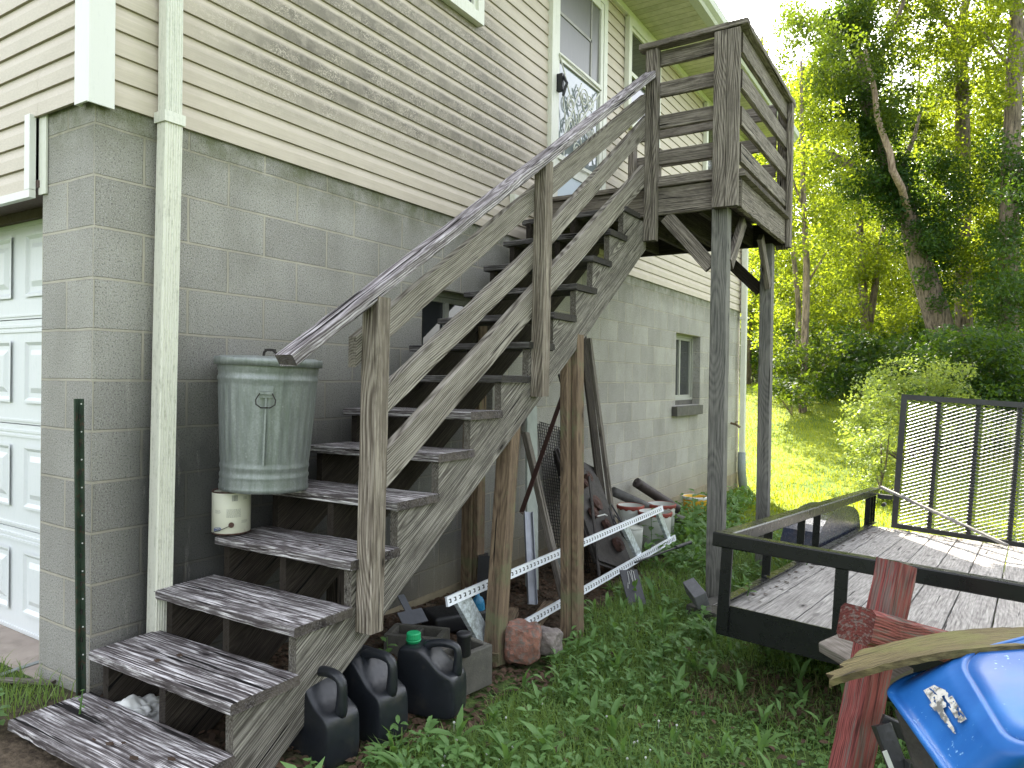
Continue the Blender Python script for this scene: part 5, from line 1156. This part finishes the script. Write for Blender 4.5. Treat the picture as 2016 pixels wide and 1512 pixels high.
def scatter(n, x0, x1, y0, y1, keep=None):
    x = rng.uniform(x0, x1, n); y = rng.uniform(y0, y1, n)
    if keep is not None: k = keep(x, y); x, y = x[k], y[k]
    return x, y
edge = lambda x, y: x > np.interp(y, [-2, 0, .6, 1.2, 1.7, 2.2, 3, 4.5, 6], [1.05, 1.08, 1.2, 1.2, 1.15, .98, .85, .72, .2]) + .07*np.sin(y*9)
x, y = scatter(150000, .2, 4.2, -.6, 6.5, lambda x, y: edge(x, y) & (rng.random(len(x)) < np.clip(1.15-((y-.0)/9), .3, 1)))
dn = dens(x, y); k = (rng.random(len(x)) < .5+.9*dn) & ~((x > 1.75) & (y > 1.2) & (y < 2.6) & (rng.random(len(x)) < .8)); x, y = x[k], y[k]
tag(blades('grass', onground(x, y, -.005), .068, .0042, L_GRASS, .8), 'short green grass growing on the shaded side yard', 'grass', kind='stuff')
x, y = scatter(150000, -3.5, 9, 5.2, 26, lambda x, y: ~((x < .05) & (y < 9.8)) & (rng.random(len(x)) < np.clip(1.5-y/18, .12, 1)))
sc = np.clip(.6+y/14, .8, 2.4)
V_ = blades('lawn', onground(x, y, -.005), .055, .010, L_LAWN, .5); tag(V_, 'sunlit yellow green lawn beyond the house corner', 'lawn', kind='stuff')
x, y = scatter(16000, .3, 3.4, 1.2, 3.0, lambda x, y: ((x-2.2)**2/.3+(y-2.15)**2/.12 < 1)); o = blades('dried_grass', onground(x, y, .0), .05, .004, L_DRY, 1.2); tag(o, 'dried brown grass heap under the trailer front', 'dry grass', kind='stuff')
x, y = scatter(5000, -1.6, -.02, -1.3, -.05, lambda x, y: rng.random(len(x)) < .8); o = blades('grass', onground(x, y), .08, .004, L_GRASS, .8); tag(o, 'grass growing through the drain grate by the garage', 'grass', kind='stuff')
# broad leaf weeds: rosettes of leaves
def weeds(name, x, y, nl, L, asp, mat, tilt=.5, h=.03):
    V = []; Fc = []; rn = []; n = len(x); z = gz(x, y)
    rows = []
    m_ = (nl*(.7+.6*rng.random(n))).astype(int).clip(3, 60); idx = np.repeat(np.arange(n), m_); N_ = len(idx)
    an = rng.random(N_)*6.283; ll = L*(.55+.8*rng.random(N_)); scl = (.6+.8*rng.random(n))[idx]; ll = ll*scl; t_ = tilt*(.4+1.1*rng.random(N_)); hh = h*rng.random(N_)*scl*2.2
    d = np.stack([np.cos(an), np.sin(an)], 1); B0 = np.stack([x[idx], y[idx], z[idx]+hh], 1)+np.concatenate([d*(.01*rng.random(N_))[:, None], np.zeros((N_, 1))], 1)
    D = np.stack([d[:, 0]*np.cos(t_), d[:, 1]*np.cos(t_), np.sin(t_)], 1); Sd = np.stack([-d[:, 1], d[:, 0], rng.normal(size=N_)*.25], 1); U = np.cross(D, Sd)*-1; U[U[:, 2] < 0] *= -1
    l = ll[:, None]; V = np.empty((N_, 8, 3)); W = l*asp*.5
    V[:, 0] = B0; c1 = B0+D*l*.28+U*l*.02; c2 = B0+D*l*.65-U*l*.02; tip = B0+D*l-U*l*.20
    V[:, 1] = c1+Sd*W*.85+U*W*.35; V[:, 2] = c1; V[:, 3] = c1-Sd*W*.85+U*W*.35; V[:, 4] = c2+Sd*W*.8+U*W*.25; V[:, 5] = c2; V[:, 6] = c2-Sd*W*.8+U*W*.25; V[:, 7] = tip
    b = (np.arange(N_)*8)[:, None]; q = [(0, 1, 2), (0, 2, 3), (1, 4, 5), (1, 5, 2), (2, 5, 6), (2, 6, 3), (4, 7, 5), (5, 7, 6)]
    Fc = np.stack([b+list(t) for t in q], 1).reshape(-1, 3)
    return fastmesh(name, V.reshape(-1, 3), Fc, mat, np.repeat((rng.random(n)[idx]*.6+.4*rng.random(N_)), 8))
x, y = scatter(5200, .2, 3.6, -.4, 6.5, lambda x, y: edge(x, y)); dn = dens(x+5, y); k = rng.random(len(x)) < np.clip((dn-.32)*3.2, .05, 1)*np.clip(1.5-(x-1)*.75, .10, 1)*np.where((x > 1.7) & (y > 1.1) & (y < 2.9), .15, 1); x, y = x[k], y[k]
tag(weeds('ground_cover_weeds', x, y, 8, .042, .46, L_WEED, .5, .04), 'broad leaved weeds covering the ground along the stairs', 'weeds', kind='stuff')
x, y = scatter(420, .10, 1.2, 4.0, 8.6, lambda x, y: edge(x, y) & (x < 1.1-(y-4)*.09)); tag(weeds('ground_cover_weeds', x, y, 9, .07, .45, L_WEED, .7, .07), 'taller weeds along the foot of the far wall', 'weeds', kind='stuff')
x, y = scatter(420, .9, 3.3, -.3, 5.5, lambda x, y: edge(x, y)); tag(weeds('tall_weeds', x, y, 5, .085, .28, L_WEED, 1.0, .03), 'long leaved weeds standing out of the grass', 'weeds', kind='stuff')
x, y = scatter(260, 1.0, 3.2, -.3, 3.5); tag(leafobj('fallen_leaves', onground(x, y, .03), .04, L_DEAD, None, upb=1.2), 'dry leaves fallen in the grass', 'leaves', kind='stuff')
x, y = scatter(9000, .9, 3.4, -.5, 3.4, lambda x, y: edge(x, y)); dn = dens(x, y+9); k = rng.random(len(x)) < np.clip((dn-.35)*3, .1, 1); tag(weeds('clover', x[k], y[k], 3, .018, .9, L_WEED, .2, .012), 'low clover among the grass near the camera', 'clover', kind='stuff')
x, y = scatter(26, 1.15, 1.9, .3, 1.6); mb = MB()
for a, b in zip(x, y): mb.lathe([(.001, 0), (.004, .002), (.0055, .006), (.004, .009), (.001, .011)], 8, (a, b, float(gz(a, b))+.03)).tube([(a, b, float(gz(a, b))), (a, b, float(gz(a, b))+.03)], .0008, 4)
tag(mb.build('clover_flowers', M_LABELW), 'small white clover flowers dotted in the grass', 'flowers', kind='stuff')
def plant(label, x, y, h, nl, L, asp=.4, name='weed_plant', z=None):
    z = float(gz(x, y)) if z is None else z; t = thing(name, label, 'plant', (x, y, z)); P = []; pts = []
    for i in range(nl):
        f_ = (i+1)/nl; a = i*2.4; pts.append((x+.25*L*math.cos(a)*.5, y+.25*L*math.sin(a)*.5, z+h*f_))
    mb = MB().tube([(x, y, z-.01), (x+.01, y, z+h*.5), (x, y+.01, z+h)], [.004, .003, .0015], 6); mb.build('stem', L_WEED, t)
    V = []; Fc = []
    for i, p in enumerate(pts):
        a = i*2.4; l = L*(1-.5*(i+1)/nl); D = Vector((math.cos(a), math.sin(a), .35)).normalized(); Sd = Vector((-math.sin(a), math.cos(a), 0)); p = Vector((x, y, p[2])); w2 = l*asp/2; b = len(V)
        V += [p, p+D*l*.35+Sd*w2+Vector((0, 0, .15*w2)), p+D*l*.35, p+D*l*.35-Sd*w2+Vector((0, 0, .15*w2)), p+D*l*.7+Sd*w2*.75-Vector((0, 0, .05*l)), p+D*l*.7-Vector((0, 0, .06*l)), p+D*l*.7-Sd*w2*.75-Vector((0, 0, .05*l)), p+D*l-Vector((0, 0, .25*l))]
        Fc += [(b, b+1, b+2), (b, b+2, b+3), (b+1, b+4, b+5, b+2), (b+2, b+5, b+6, b+3), (b+4, b+7, b+5), (b+5, b+7, b+6)]
    fastr = mesh('leaf', V, Fc, L_WEED, t); a = fastr.data.attributes.new('rnd', 'FLOAT', 'POINT'); a.data.foreach_set('value', rng.random(len(V)).astype(np.float32)); return t
plant('tall broad leaved weed behind the raised end of the slotted frame', .66, 4.35, .42, 12, .17)
plant('tall dark leaved weed right of the buckets', .75, 5.2, .45, 12, .22, .5)
plant('big leaved weed under the brown pipe', .55, 5.9, .40, 10, .24, .5)
plant('leafy weed standing between two of the black jugs and the block', .70, .95, .22, 11, .11)
plant('tiny seedling sprouting from a crack in the bottom step', .215, -.145, .075, 4, .035, .7, 'seedling', .018)
plant('bright green leafy weed left of the bottom step', .015, -.36, .17, 12, .085, .6)
plant('smaller bright green weed at the bottom left corner of the photo', -.04, -.31, .13, 9, .07, .6)
plant('small sprig growing from a mortar joint above the dustbin', .012, 1.02, .10, 9, .03, .5, 'sprig', 1.36)
plant('two leaved sprout in front of the lowest black jug', 1.03, .20, .07, 6, .05, .6)
plant('thin climbing weed hanging behind the third riser', .46, .42, .3, 14, .05, .7)
plant('long bladed grass tuft right of the grey rock', 1.28, 1.75, .12, 12, .16, .12, 'grass_tuft')
plant('weed rooted in the corner of the trailer bed', 1.97, 2.35, .07, 7, .06, .5, 'weed_plant', .13)
plant('bright seedling on the trailer bed beside the fender', 2.05, 3.6, .05, 5, .05, .5, 'weed_plant', .03)
# dead leaves under the stairs
x, y = scatter(9000, .03, 1.25, -.1, 4.2, lambda x, y: ~edge(x, y) & (rng.random(len(x)) < .8)); Pn = onground(x, y, .012)
o = leafobj('leaf_litter', Pn, .034, L_DEAD, None, upb=1.2, asp=.6); tag(o, 'dead brown leaves covering the soil under the stairs', 'leaves', kind='stuff')
mb = MB()
for k in range(9):
    i = [0, 0, 0, 0, 1, 3, 0, 0, 1][k]; px_ = rng.uniform(.2, .8); py_ = TY[i]-rng.uniform(.05, .22); an = rng.random()*6; s = rng.uniform(.008, .022)
    mb.add([(px_+s*math.cos(an+t), py_+.5*s*math.sin(an+t), TZ[i]+.004+.004*(t % 2)) for t in (0, 1, 2.2, 3.3, 4.4, 5.4)], [(0, 1, 2, 3, 4, 5)])
o = mb.build('bark_crumbs', L_DEAD); tag(o, 'crumbs of bark and dead leaf on the lowest steps', 'debris', kind='stuff')
